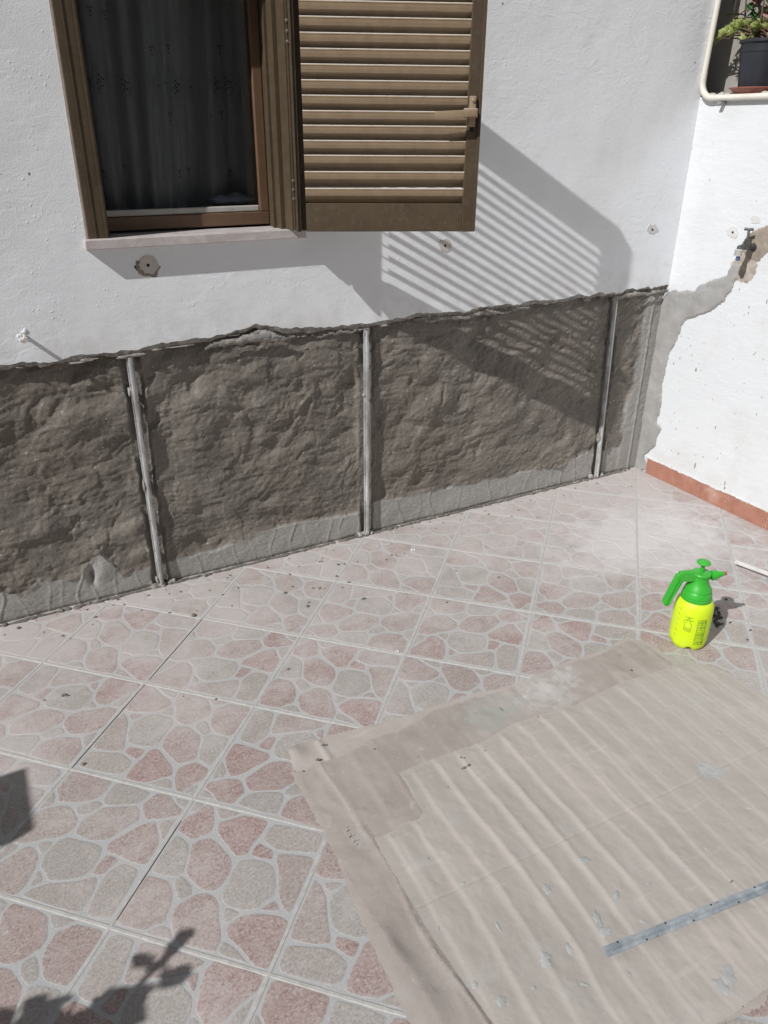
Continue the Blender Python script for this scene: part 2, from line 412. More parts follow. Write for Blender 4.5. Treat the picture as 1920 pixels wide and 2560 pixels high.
M_SUCC = leafm('succulent_leaf', (.20, .26, .06), (.34, .38, .13)); M_LEAF = leafm('dark_green_leaf', (.03, .075, .02), (.055, .12, .035))
M_REDL = leafm('faded_red_leaf', (.25, .12, .11), (.38, .24, .20)); M_STEM = simple('brown_stem', (.12, .07, .045), .9)
M_TAPM = simple('weathered_grey_tap_metal', (.10, .105, .10), .42, .55, var=.35, sc=60)
M_RIB = simple('cream_hose_connector', (.42, .42, .39), .55); M_BLUE = simple('blue_nozzle_plastic', (.035, .08, .17), .45)
M_CRUMB = simple('mortar_crumb', (.17, .155, .135), .95, bump=.8); M_CRW = simple('pale_plaster_crumb', (.62, .61, .59), .95)
M_WETM = simple('damp_mortar', (.055, .05, .045), .6, bump=.9, sc=80)
M_CLOTH = simple('pale_blue_cloth', (.55, .58, .70), .9); M_TRAY = simple('yellow_green_rim', (.42, .42, .20), .6)
M_NEIGH = None
def m_neigh():
    t = NT('grey_unpainted_render')
    c = t.mix(t.ramp(t.noise(4, 5), .35, .7), (.28, .265, .24), (.36, .345, .315))
    return t.done(c, .9, t.bump(t.noise(60, 4), .5, .003), spec=.2)
M_NEIGH = m_neigh()
# ------------------------------------------------------------------ ground and tiled floor
ground = MB().box(-60, 60, -60, 60, -.30, -.02).build('ground', simple('bare_ground', (.24, .22, .19), .95, var=.2, sc=3)); tag(ground, kind='structure')
GX, GY, GA, TS = -2.602524, -0.245711, -0.779352, 0.333494
def LAT(i, j): return np.array([GX+TS*(i*math.cos(GA)+j*math.sin(GA)), GY+TS*(i*math.sin(GA)-j*math.cos(GA))])
def tile_local(u, v):                      # photo point of the traced tile -> its own 0..1 coordinates
    p = FL(u, v)[:2]-LAT(2, 1); ex = (LAT(3, 1)-LAT(2, 1))/TS; ey = (LAT(2, 2)-LAT(2, 1))/TS
    return p@ex/TS, p@ey/TS
STONES = [  # (redness, outline)
 (.0, [(655,128),(712,143),(695,170),(660,196),(610,208)]),
 (.95, [(740,150),(780,165),(782,230),(790,260),(770,335),(740,360),(680,380),(622,398),(570,360),(525,335),(575,245),(620,225),(665,200),(705,170)]),
 (.15, [(805,172),(985,212),(930,230),(870,252),(835,250),(812,235)]),
 (1.0, [(1010,225),(1175,262),(1135,340),(1095,395),(1050,450),(1020,505),(975,520),(935,510),(880,435),(825,370),(808,330),(812,285),(850,272),(920,250)]),
 (.12, [(1215,282),(1540,352),(1555,400),(1515,495),(1400,488),(1250,478),(1195,450),(1140,400),(1160,350)]),
 (.95, [(1110,425),(1150,450),(1200,478),(1208,500),(1195,545),(1120,530),(1052,510),(1060,480),(1085,445)]),
 (.35, [(1240,505),(1330,500),(1505,530),(1440,680),(1350,880),(1320,930),(1275,880),(1245,800),(1248,700),(1245,600),(1230,545)]),
 (.0, [(515,370),(560,390),(600,430),(598,500),(580,570),(558,640),(500,664),(440,655),(335,628),(400,520),(460,440)]),
 (.7, [(625,430),(690,400),(765,385),(815,430),(900,525),(910,570),(895,640),(840,720),(800,760),(740,765),(680,745),(630,695),(588,650),(592,590),(607,520)]),
 (.05, [(545,660),(580,680),(625,735),(625,790),(560,828),(530,825),(512,770),(500,705)]),
 (.0, [(970,555),(1060,540),(1150,560),(1212,600),(1226,680),(1223,750),(1208,808),(1150,843),(1090,895),(990,908),(900,878),(852,850),(838,790),(880,720),(912,650),(942,590)]),
 (.7, [(310,655),(380,670),(450,692),(478,740),(486,800),(478,870),(452,930),(428,988),(350,1013),(290,1048),(82,1000),(150,890),(230,770)]),
 (.55, [(1220,840),(1243,870),(1253,903),(1200,908),(1118,903),(1160,867)]),
 (.65, [(660,788),(740,783),(798,818),(822,870),(816,960),(833,1040),(833,1120),(808,1168),(788,1208),(565,1148),(497,1095),(487,1010),(482,950),(507,890),(560,848)]),
 (.05, [(865,888),(920,898),(962,925),(930,958),(870,992),(850,975),(852,920)]),
 (.8, [(1000,942),(1100,932),(1250,942),(1318,985),(1300,1030),(1250,1150),(1175,1330),(1070,1298),(1032,1240),(972,1170),(892,1100),(870,1050),(900,1002),(950,967)]),
 (.1, [(850,1133),(890,1143),(948,1192),(1000,1260),(1028,1285),(817,1213),(832,1167)]),
 (.05, [(300,1062),(360,1033),(430,1018),(463,1042),(478,1085),(478,1118),(302,1075)]),
]
def chaikin(p, it=2):
    p = np.array(p)
    for k in range(it):
        f = .16 if k == 0 else .25
        q = np.roll(p, -1, 0); p = np.stack([(1-f)*p+f*q, f*p+(1-f)*q], 1).reshape(-1, 2)
    return p
ST = []
for r, pl in STONES:
    loc = np.array([tile_local(260+x/2.860, 1960+y/2.860) for x, y in pl])
    ST.append((r, np.clip(loc, .014, .986)))
TV, TF, TM, A_t, A_r, A_e = [], [], [], [], [], []
def addface(vs, attrs, faces, m):
    b = len(TV); TV.extend(vs)
    for a in attrs: A_t.append(a[0]); A_r.append(a[1]); A_e.append(a[2])
    for f in faces: TF.append([b+k for k in f]); TM.append(m)
PAR = {0: 1, 2: 1, 4: 0, 6: 1, 8: 0, -2: 1, -4: 0, -6: 1}
rs = np.random.RandomState(3)
for i in range(-9, 13):
    for j in range(-9, 10):
        c = (LAT(i, j)+LAT(i+1, j+1))/2
        if not (-5.2 < c[0] < .5 and -4.2 < c[1] < .4): continue
        c0 = LAT(i, j); c1 = LAT(i+1, j); c2 = LAT(i+1, j+1); c3 = LAT(i, j+1)
        addface([(*c0, 0), (*c3, 0), (*c2, 0), (*c1, 0)], [(0, 0, 0)]*4, [(0, 1, 2, 3)], 0)
        cc = i+1 if i % 2 else i; par = PAR.get(cc, 0)
        left = (cc == i); topj = (j % 2 == par)
        tn = rs.uniform(0, .5); stn = rs.uniform(-.25, .15)
        for r, pl in ST:
            p = chaikin(pl + rs.normal(0, .0016, pl.shape), 2); a, b = p[:, 0], p[:, 1]
            if left and topj: u, v = a, b
            elif not left and topj: u, v = 1-b, a
            elif not left: u, v = 1-a, 1-b
            else: u, v = b, 1-a
            W2 = np.array([LAT(i+uu, j+vv) for uu, vv in zip(u, v)]); n = len(W2); ce = W2.mean(0)
            dd = W2-ce; ln = np.linalg.norm(dd, axis=1, keepdims=True)
            jit = rs.normal(0, .0006, (n, 1))
            W0 = ce+dd*(1+(.0024+jit)/ln); W1 = ce+dd*np.clip(1-(.0004+jit)/ln, .2, 1); W3 = ce+dd*np.clip(1-.0045/ln, .15, 1)
            to = float(np.clip(tn+rs.uniform(-.3, .4), 0, 1)); rr = float(np.clip(r*rs.uniform(.8, 1.15)+stn*(r > .3), 0, 1))
            vs = [(*q, -.0002) for q in W0]+[(*q, .0006) for q in W1]+[(*q, .0009) for q in W3]
            at = [(to, rr, .0)]*n+[(to, rr, .62)]*n+[(to, rr, 1)]*n
            fs = [(k, (k+1) % n, n+(k+1) % n, n+k) for k in range(n)]+[(n+k, n+(k+1) % n, 2*n+(k+1) % n, 2*n+k) for k in range(n)]+[tuple(range(2*n, 3*n))]
            addface(vs, at, fs, 0)
def strip(p, q, w, zt, m, off=0.0):
    p = np.array(p); q = np.array(q); d = (q-p)/np.linalg.norm(q-p); nr = np.array([-d[1], d[0]]); N = int(np.linalg.norm(q-p)/.02)+1
    vs = []; 
    for k in range(N+1):
        c = p+(q-p)*k/N+nr*off; wj = w*(1+rs.uniform(-.14, .14))
        for s_, zz in ((-1, -.0003), (-.55, zt), (.55, zt), (1, -.0003)): vs.append((*(c+nr*wj*s_*.5), zz))
    fs = [(4*k+a, 4*k+a+1, 4*k+a+5, 4*k+a+4) for k in range(N) for a in range(3)]
    addface(vs, [(0, 0, 0)]*len(vs), fs, m)
for i in range(-9, 14): strip(LAT(i, -9), LAT(i, 9), .0098, .0012, 1)
for j in range(-9, 11): strip(LAT(-9, j), LAT(13, j), .0098, .0015, 1)
for i, ja, jb in ((1, -1, -.05), (1, .02, 1.0), (2, 1.2, 1.95)): strip(LAT(i, ja), LAT(i, jb), .0007, .0021, 2, .0040)  # shadow line of the height step, laid on as dark strips
floor = pydata('floor', TV, TF, [M_TILE, M_GROUT, M_JOINT_SHADE], None, False, TM)
for nm, arr in (('tone', A_t), ('red', A_r), ('edge', A_e)):
    a = floor.data.attributes.new(nm, 'FLOAT', 'POINT'); a.data.foreach_set('value', np.array(arr, dtype=np.float32))
tag(floor, kind='structure')
# ------------------------------------------------------------------ house wall
house = empty('house_wall', (-2.2, .1, 0), 'white painted house wall with dark rough cement band along its foot', 'wall')
edge_px = [(0,932),(70,918),(162,906),(231,893),(324,889),(405,870),(470,862),(520,854),(560,842),(613,828),(640,822),(680,829),(720,834),(810,824),(900,819),(960,810),(1018,799),(1088,793),(1157,790),(1203,778),(1273,770),(1365,761),(1447,746),(1539,738),(1609,727),(1660,722),(1682,718)]
ep = np.array([WL(u, v)[[0, 2]] for u, v in edge_px]); ep = ep[np.argsort(ep[:, 0])]
EX = np.concatenate([[-4.6, -3.6, -3.0], ep[:, 0], [.02]]); EZ = np.concatenate([[.86, .85, ep[0, 1]+.005], ep[:, 1], [ep[-1, 1]]])
def edge_z(x): return np.interp(x, EX, EZ)
X0, XW0, XW1 = -4.6, -2.258, -1.650; ZS, ZT = 1.099, 1.85
xs = np.arange(X0, 0.0001, .005); xs = np.unique(np.concatenate([xs, [XW0, XW1, 0.0]]))
verts, faces, fm = [], [], []
def rag(x): return edge_z(x)+.007*fbm(x*14, x*0+3.3, 5, 4)+.004*fbm(x*60, x*0+1.1, 9, 3)
zb = rag(xs); TOPZ = 3.1
lip = .006+.004*fbm(xs*25, xs*0+7.7, 21, 3); lipz = .010+.008*fbm(xs*18, xs*0+2.2, 31, 3)
for k, x in enumerate(xs):
    b = len(verts)
    zz = [zb[k], zb[k]+abs(lipz[k])+.003, zb[k]+.05, ZS, ZT, TOPZ]
    verts += [(x, .045, zb[k]+.004), (x, max(lip[k], .002), zz[0]), (x, .0, zz[1]), (x, 0, zz[2]), (x, 0, zz[3]), (x, 0, zz[4]), (x, 0, zz[5])]
for k in range(len(xs)-1):
    a = 7*k; c = a+7; inwin = XW0-1e-6 <= xs[k] and xs[k+1] <= XW1+1e-6
    for r in range(6):
        if r == 4 and inwin: continue
        faces.append((a+r, c+r, c+r+1, a+r+1)); fm.append(1 if r <= 1 else 0)
# closed solid behind: end face, top
b = len(verts)
verts += [(0, 0, 1.51), (0, .30, 1.51), (0, .30, TOPZ), (0, 0, TOPZ)]; faces.append((b, b+1, b+2, b+3)); fm.append(0)
b = len(verts)
verts += [(X0, 0, TOPZ), (0, 0, TOPZ), (0, .30, TOPZ), (X0, .30, TOPZ)]; faces.append((b, b+1, b+2, b+3)); fm.append(0)
pydata('painted_plaster', verts, faces, [P_WALL, M_LIP], house, False, fm)
MB().box(X0, -.001, .10, .299, 0, .95).box(X0, XW0-.01, .10, .299, .95, TOPZ-.002).box(XW1+.01, -.001, .10, .299, .95, TOPZ-.002).box(XW0-.01, XW1+.01, .10, .299, ZT+.01, TOPZ-.002).build('masonry_core', M_BRN, house)
# rough cement dado as a displaced sheet
bandpx = [(12,1489),(60,1503),(104,1463),(197,1454),(235,1405),(249,1388),(290,1425),(307,1445),(370,1422),(440,1408),(498,1393),(550,1382),(637,1344),(746,1312),(810,1304),(885,1292),(948,1257),(1016,1246),(1119,1226),(1192,1210),(1275,1190),(1327,1179),(1404,1174),(1477,1132),(1508,1132),(1550,1107),(1586,1070),(1596,1029)]
bp = np.array([WL(u, v)[[0, 2]] for u, v in bandpx]); bp = bp[np.argsort(bp[:, 0])]
BX = np.concatenate([[-4.6, -2.7], bp[:, 0], [-.06, .02]]); BZ = np.concatenate([[.12, .12], bp[:, 1], [.8, .9]])
RAILS = [(WL(407, 1475), WL(324, 891)), (WL(920, 1342), WL(919, 827)), (WL(1494, 1198), WL(1543, 752))]
RAILS = [((r[0][0], -.0), (r[1][0], r[1][2])) for r in RAILS]
gx = np.arange(-4.4, .0001, .0055); gx = np.concatenate([np.arange(-4.4, -2.75, .02), np.arange(-2.75, .0001, .0038)]); gz = np.linspace(0, .90, 225)
Xg, Zg = np.meshgrid(gx, gz)
wx = fbm(Xg*5, Zg*5, 41, 3)*.06; wz = fbm(Xg*5, Zg*5, 51, 3)*.06
lump = fbm((Xg+wx)*9, (Zg+wz)*10, 1, 4)
ridge = 1-np.abs(fbm((Xg+wx*1.5)*6.5, (Zg+wz*1.5)*8, 11, 4))*2.4
ridge = np.clip(ridge, -.2, 1)**3
ang = fbm(Xg*3.1, Zg*3.1, 61, 2)*2.2+.35
uu = Xg*np.cos(ang)+Zg*np.sin(ang); vv_ = -Xg*np.sin(ang)+Zg*np.cos(ang)
# trowel strokes: patches with their own direction
st = np.zeros_like(Xg)
for k, an in enumerate((.15, .55, -.45, 1.0, .3)):
    ca, sa = math.cos(an), math.sin(an)
    U = (Xg+wx)*ca+(Zg+wz)*sa; V = -(Xg+wx)*sa+(Zg+wz)*ca
    m = sstep(.1, .35, fbm(Xg*4+k*7.7, Zg*4-k*3.1, 70+k, 2))
    st += m*fbm(U*11, V*85, 80+k, 4, .6)
dents = -sstep(.42, .62, fbm((Xg+wx)*12+5, (Zg+wz)*12, 91, 2))
grain = fbm(Xg*120, Zg*120, 99, 2)
step = sstep(.02, .06, fbm((Xg+wx)*5, (Zg+wz)*7, 111, 3))          # overlapping coats with small cliffs
step2 = sstep(.0, .03, fbm((Xg+wx*1.3)*7+3.3, (Zg+wz)*9, 121, 4))
bigl = fbm((Xg+wx*.6)*5.5, (Zg+wz*.6)*7, 211, 3)
med = fbm((Xg+wx)*15, (Zg+wz)*19, 221, 3)
ridge = ridge*sstep(.05, .3, fbm(Xg*4, Zg*5, 231, 2))
step2 = step2*sstep(0, .3, fbm(Xg*3+4, Zg*3, 241, 2))
pits = -np.clip(fbm((Xg+wx)*30, (Zg+wz)*34, 251, 3)-.28, 0, 1)*3
bumps = np.zeros_like(Xg); R8 = np.random.RandomState(31)
for _ in range(150):
    bx_, bz_2, r_ = R8.uniform(-2.9, -.15), R8.uniform(.12, .8), R8.uniform(.010, .040); sg = R8.choice([1, -1], p=[.55, .45])
    if bx_ > -1.9 and R8.rand() < .35: continue
    dx_, dz_ = (Xg-bx_+wx*.35)/(r_*1.5), (Zg-bz_2+wz*.35)/r_
    e_ = dx_**2+dz_**2; bumps += sg*np.exp(-e_**1.4)*r_*.26
mk = .25+.75*sstep(-.1, .35, fbm(Xg*3.3+1.7, Zg*3.7, 261, 2))
horiz = fbm((Xg+wx*.5)*9, (Zg+wz*.5+.02*np.sin(Xg*5))*55, 271, 4, .6)
diag = fbm(((Xg)*.80+(Zg)*.6)*14, (-(Xg)*.6+(Zg)*.80)*80, 281, 4, .6)
right = sstep(-1.0, -.8, Xg)
lm = fbm((Xg+wx*.4)*11, (Zg+wz*.4)*13, 291, 2); lm = np.sign(lm)*np.abs(lm)**.75
fine = fbm(Xg*55, Zg*75, 311, 3)
drag = fbm((Xg+wx*.4)*7, (Zg+wz*.4+.03*np.sin(Xg*4))*120, 321, 3, .6)
rough = .0125*bigl+bumps+.0040*lm*(.3+mk)+.0022*med*mk+.0022*ridge*mk+.0014*st+.0020*horiz*(1-.6*right)+.0014*drag*(1-.5*right)+.0030*diag*(.15+.85*right)*mk+.0045*dents+.0017*fine+.0010*grain+.0024*step+.0024*step2+.0045*pits*mk
bz = np.interp(Xg, BX, BZ)+.009*fbm(Xg*25, Zg*25, 131, 3)
smooth = sstep(.004, -.004, Zg-bz)
# thin mortar ridges on the smooth band
rid = np.zeros_like(Xg); xr = -4.3
rr_ = np.random.RandomState(5)
while xr < -.05:
    cx = xr+.10*Zg*rr_.uniform(-1, 1)+.012*np.sin(Zg*rr_.uniform(18, 40)+rr_.uniform(0, 6))
    rid += np.exp(-((Xg-cx)/.0030)**2)*rr_.uniform(.3, 1); xr += rr_.uniform(.035, .10)
band = .004*fbm(Xg*6, Zg*6, 141, 3)+.0026*rid+.0012*fbm(Xg*40, Zg*40, 151, 3)
cliff = .005*np.exp(-((Zg-bz-.004)/.007)**2)*np.clip(.5+fbm(Xg*30, Zg*30, 161, 3), 0, 1)
depth = -.022+rough*(1-smooth)+(band+.004)*smooth+cliff
wet = smooth.copy()
# right corner strip is smoother and fills out to the corner
cs = sstep(-.135+.03*sstep(.3, .6, Zg), -.105+.03*sstep(.3, .6, Zg), Xg+.012*fbm(Xg*20, Zg*20, 171, 2)); wet = np.maximum(wet, cs*1.0)
depth = depth*(1-cs)+(-.014+.35*band+.0015*st+.004*np.exp(-((Xg+.055)/.004)**2))*cs
# channels along the screed rails
for (xa, za), (xb, zb2) in RAILS:
    cx = xa+(xb-xa)*Zg/zb2; wv = .026+.006*fbm(Zg*30, Xg*0+xa*5, 181, 2)
    d = Xg-cx
    ch = sstep(wv+.006, wv-.004, np.abs(d-.004)); lipn = np.exp(-((np.abs(d-.004)-wv-.004)/.006)**2)*.004*np.clip(.4+fbm(Xg*40, Zg*22, 191, 3)*1.4, 0, 1)
    depth = depth*(1-ch)+(-.026+.0015*grain+.002*fbm(Xg*30, Zg*30, 201, 3))*ch+lipn
    wet = np.maximum(wet*(1-ch), ch*.12)
# the head of the render stays under the broken edge of the paint
depth -= .006*sstep(.045, 0, edge_z(Xg)-Zg)
foot = sstep(.012, 0, Zg); depth -= .004*foot
pcx = WL(262, 1428); hcx = WL(240, 1432)
gp_ = np.exp(-((Xg-pcx[0])/.028)**2-((Zg-pcx[2])/.04)**2); depth += .006*gp_*(gp_ > .2); wet = np.maximum(wet, np.clip(gp_*1.6, 0, 1.25)*(gp_ > .25))
depth -= .020*np.exp(-((Xg-hcx[0]+.012)/.011)**2-((Zg-hcx[2]+.02)/.03)**2)
# isolated pale patch and drop near the left rail
yv = -depth
V3 = np.stack([Xg, yv, Zg], -1).reshape(-1, 3); nx_, nz_ = len(gx), len(gz)
keep = (gz[1:][:, None] < edge_z(gx)[None, :]+.04)
F4 = []
for r in range(nz_-1):
    for c in range(nx_-1):
        if keep[r, c]: k = r*nx_+c; F4.append((k, k+1, k+nx_+1, k+nx_))
dado = pydata('rough_cement_render', V3, F4, M_CEM, house, True)
a = dado.data.attributes.new('wet', 'FLOAT', 'POINT'); a.data.foreach_set('value', (wet*.92).reshape(-1).astype(np.float32))
# mortar crust along the broken edge
mb = MB(); rr_ = np.random.RandomState(11)
xk = -2.75
def blob(bm_, c, r, seed, flat=.5, ax=1):
    b = bmesh.new(); bmesh.ops.create_icosphere(b, subdivisions=2, radius=1)
    R_ = np.random.RandomState(seed); ph = R_.uniform(0, 6, 3)
    for v in b.verts:
        p = v.co; s_ = 1+.28*math.sin(3.1*p.x+ph[0])+.22*math.sin(4.3*p.y+ph[1])*math.cos(3.7*p.z+ph[2])+R_.uniform(-.08, .08)
        q = [p.x*s_*r[0], p.y*s_*r[1], p.z*s_*r[2]]; v.co = Vector(q)+Vector(c)
    bm_.join(b)
while xk < -.02:
    z = float(rag(np.array([xk]))[0]); L_ = rr_.uniform(.010, .045)
    blob(mb, (xk, .007+rr_.uniform(-.002, .004), z-.002+rr_.uniform(-.004, .003)), (L_, rr_.uniform(.004, .008), rr_.uniform(.002, .0055)), rr_.randint(9999)); xk += rr_.uniform(.02, .16)
for (xa, za), (xb, zb2) in [((WL(407, 1475)[0], 0), WL(324, 891)[[0, 2]]), ((WL(920, 1342)[0], 0), WL(919, 827)[[0, 2]]), ((WL(1494, 1198)[0], 0), WL(1543, 752)[[0, 2]])]:
    for k in range(4):
        z = rr_.uniform(.01, zb2*.99); x = xa+(xb-xa)*z/zb2+rr_.choice([-1, 1])*rr_.uniform(.010, .016)
        blob(mb, (x, .012, z), (rr_.uniform(.003, .008), .010, rr_.uniform(.006, .022)), rr_.randint(9999))
    for k in range(6):
        x = xa+rr_.uniform(-.035, .035); blob(mb, (x, .012, rr_.uniform(.002, .012)), (rr_.uniform(.006, .016), .012, rr_.uniform(.004, .010)), rr_.randint(9999))
mb.build('mortar_crust', M_LIP, house, True)
# filled dowel spots on the house wall
def flat_patch(name, pts, fn, nvec, mat, parent, th=.002, jit=0.0, seed=1, sub=2, label=None):
    R_ = np.random.RandomState(seed); P = [np.array(fn(*p)) for p in pts]
    P = np.array(P)
    for _ in range(sub):
        q = np.roll(P, -1, 0); mid = (P+q)/2+R_.normal(0, 1, P.shape)*np.linalg.norm(q-P, axis=1, keepdims=True)*jit
        P = np.stack([P, mid], 1).reshape(-1, 3)
    ax = int(np.argmax(np.abs(nvec))); base = P[:, ax].mean(); P[:, ax] = base
    n = len(P); nv = np.array(nvec)
    outer = P-nv*.001; top = P+nv*th
    vs = list(outer)+list(top); bm_ = bmesh.new(); bv = [bm_.verts.new(tuple(v)) for v in vs]
    for k in range(n): bm_.faces.new((bv[k], bv[(k+1) % n], bv[n+(k+1) % n], bv[n+k]))
    f = bm_.faces.new(bv[n:]); bmesh.ops.triangulate(bm_, faces=[f])
    m_ = MB(); m_.bm.free(); m_.bm = bm_
    o = m_.build(name, mat, parent)
    if label: o['label'] = label
    return o
M_FILL = simple('beige_filler', (.56, .52, .48), .9, var=.08, bump=.4); M_FILLW = simple('white_filler', (.60, .605, .60), .9, var=.06, bump=.4)
M_FILLG = simple('grey_filler', (.60, .595, .58), .9, var=.08, bump=.4)
def dowel(u, v, r, mat, fn, nv, par, seed, dark=False, asp=1.0):
    R_ = np.random.RandomState(seed)
    pts = [(u+r*math.cos(t)*R_.uniform(.8, 1.15), v+r*asp*math.sin(t)*R_.uniform(.8, 1.15)) for t in np.linspace(0, 2*math.pi, 13)[:-1]]
    if dark:
        flat_patch('dark_chip', [(u+(x-u)*1.22*R_.uniform(.9, 1.12)-2, v+(y-v)*1.18+3) for x, y in pts[:8]], fn, nv, M_BRN, par, .0008, .18, seed+1)
    p = flat_patch('filled_dowel_spot', pts, fn, nv, mat, par, .0018, .12, seed)
    c = fn(u-1, v+1); c = np.array(c)+np.array(nv)*.0022
    if abs(nv[1]) > .5: MB().lathe([(.0042, 0), (.0042, .0008)], 14, Matrix.Translation(Vector(c)) @ Matrix.Rotation(math.radians(90), 4, 'X')).build('dowel_hole', M_BLACK, p)
    else: MB().lathe([(.0042, 0), (.0042, .0008)], 14, Matrix.Translation(Vector(c)) @ Matrix.Rotation(math.radians(-90), 4, 'Y')).build('dowel_hole', M_BLACK, p)
dowel(371, 662, 25, M_FILL, WL, (0, -1, 0), house, 3, True)
dowel(1113, 613, 17, M_FILL, WL, (0, -1, 0), house, 5)
dowel(1631, 573, 13, M_FILLG, WL, (0, -1, 0), house, 8)
Z6 = lambda x, y: (x/1.728, 780+y/1.728); Z7 = lambda x, y: (860+x/1.929, 640+y/1.929)
# dark interior
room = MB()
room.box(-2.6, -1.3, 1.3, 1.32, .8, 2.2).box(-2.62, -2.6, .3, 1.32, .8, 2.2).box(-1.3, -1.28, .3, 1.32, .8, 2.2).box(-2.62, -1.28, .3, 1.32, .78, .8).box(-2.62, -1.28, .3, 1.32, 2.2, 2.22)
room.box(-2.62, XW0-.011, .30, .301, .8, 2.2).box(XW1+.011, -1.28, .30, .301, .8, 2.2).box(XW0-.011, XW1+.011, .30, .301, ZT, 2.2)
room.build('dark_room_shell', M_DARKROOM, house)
# ------------------------------------------------------------------ window
win = empty('window', (-1.95, 0, 1.12), 'bronze framed window with dark glass, marble sill and open louvred shutter', 'window')
XL0, XL1, XR0, XR1 = -2.257, -2.203, -1.703, -1.650
ZSILL, ZHEAD = 1.122, 1.795
sill = MB().box(-2.272, -1.633, -.032, .11, 1.0965, ZSILL, .002).build('sill', M_MARB, win)
fr = MB()
for x0, x1 in ((XL0, XL1), (XR0, XR1)):
    fr.box(x0, x1, -.006, .105, ZSILL+.0005, ZT-.001, .0015)
    # profile ribs on the face
    fr.box(x0+.018, x0+.021, -.0085, -.0055, ZSILL+.002, ZT-.004).box(x1-.008, x1-.004, -.011, -.0055, ZSILL+.002, ZT-.004)
fr.box(XL1-.001, XR0+.001, -.006, .105, ZHEAD, ZT-.0012, .0015)
fr.box(XL1, XL1+.008, .03, .045, ZSILL+.001, ZHEAD).box(XR0-.008, XR0, .03, .045, ZSILL+.001, ZHEAD)
frame = fr.build('frame', M_ALU, win)
MB().box(XL0-.0065, XL0-.0005, -.003, .004, ZSILL+.001, ZT).build('sealant_bead', simple('pale_sealant', (.42, .37, .32), .8), win)
post = MB().box(-1.690, -1.655, -.060, -.0075, ZSILL+.002, ZT-.01, .002).box(-1.684, -1.676, -.0665, -.0595, ZSILL+.002, ZT-.01).box(-1.668, -1.663, -.0665, -.0595, ZSILL+.002, ZT-.01).build('hinge_post', M_ALU, win)
sash = MB()
YS = .083
sash.box(XL1+.001, XR0-.001, YS, YS+.035, 1.1285, 1.165, .003).box(XL1+.001, XL1+.012, YS, YS+.035, 1.165, ZHEAD-.001, .002).box(XR0-.030, XR0-.001, YS, YS+.035, 1.165, ZHEAD-.001, .003).box(XL1+.012, XR0-.030, YS, YS+.035, ZHEAD-.035, ZHEAD-.001, .003)
sash_o = sash.build('sash', M_SASH, win)
MB().box(XL1+.013, XR0-.031, YS+.006, YS+.022, 1.166, 1.183, .003).build('glazing_gasket', M_GASK, sash_o)
MB().box(XL1+.012, XR0-.030, YS+.012, YS+.016, 1.183, ZHEAD-.036).build('pane', M_GLASS, sash_o)
# shutter: a leaf standing open on the right of the window
SH = Vector((-1.6924, -.0999, 0)); SD = Vector((.9114, -.4115, 0)).normalized(); SNV = Vector((.4115, .9114, 0)).normalized()   # along the leaf / towards the wall
def sm(): 
    m = Matrix.Identity(4)
    for k in range(3): m[k][0] = SD[k]; m[k][1] = SNV[k]; m[k][2] = (0, 0, 1)[k]; m[k][3] = SH[k]
    return m
SMX = sm(); TH = .034
lf = MB()
ZB, ZTOP = 1.123, 1.865
lf.box(0, .014, 0, TH, ZB, ZTOP, .002, SMX).box(.013, .029, .019, TH-.0005, ZB+.001, ZTOP-.001, .001, SMX).box(.484, .5235, 0, TH, ZB, ZTOP, .002, SMX)
lf.box(.029, .484, .001, TH-.001, ZB+.0005, 1.200, .0015, SMX).box(.029, .484, .001, TH-.001, ZTOP-.062, ZTOP-.0005, .0015, SMX)
lf.box(.0, .006, -.006, 0.001, ZB+.004, ZTOP-.004, .001, SMX).box(.5155, .5235, -.005, .001, ZB+.002, ZTOP-.002, .001, SMX)
leaf = lf.build('shutter', M_ALU, win)
slz = [1.199, 1.240, 1.284, 1.326, 1.3635, 1.401, 1.437, 1.474, 1.5105, 1.5475, 1.5835, 1.6195, 1.6555, 1.691, 1.727, 1.763, 1.799]
sl_ = MB()
for z0, z1 in zip(slz, slz[1:]):
    zt = z1+.001    # S-curved slat: rolled lip at the near top edge, falling away towards the wall
    P_ = [(.0004, zt-.0040), (.0012, zt-.0014), (.0028, zt+.0002), (.0040, zt-.0004), (.0042, zt-.0022), (.0046, zt-.0110), (.0070, zt-.0190), (.0125, zt-.0262), (.0190, zt-.0332), (.0268, zt-.0415)]
    Q_ = [(.0256, zt-.0426), (.0178, zt-.0344), (.0112, zt-.0274), (.0052, zt-.0200), (.0026, zt-.0118), (.0014, zt-.0044)]
    sec = P_+Q_; b = bmesh.new()
    r0 = [b.verts.new((.0285, y, z)) for y, z in sec]; r1 = [b.verts.new((.4845, y, z)) for y, z in sec]; n = len(sec)
    for k in range(n): b.faces.new((r0[k], r0[(k+1) % n], r1[(k+1) % n], r1[k]))
    b.faces.new(r0[::-1]); b.faces.new(r1); b.transform(SMX); sl_.join(b)
sl_.build('louvre_slats', M_SLAT, leaf)
hb = MB().box(.488, .506, -.012, .0, 1.400, 1.476, .002, SMX).box(.4705, .508, -.034, -.012, 1.422, 1.446, .003, SMX)
hb.box(-.058, .058, -.0035, .0035, -.0085, .0085, .001, SMX @ Matrix.Translation((.446, -.040, 1.4315)) @ Matrix.Rotation(math.radians(-3), 4, 'Y') )
hb.lathe([(.005, 0), (.005, .004), (.003, .005)], 14, SMX @ Matrix.Translation((.498, -.012, 1.466)) @ Matrix.Rotation(math.radians(90), 4, 'X'))
hb.build('latch_handle', M_SLAT, leaf, True)
MB().box(.494, .503, -.0012, .003, 1.388, 1.400, 0, SMX).build('latch_slot', M_BLACK, leaf)
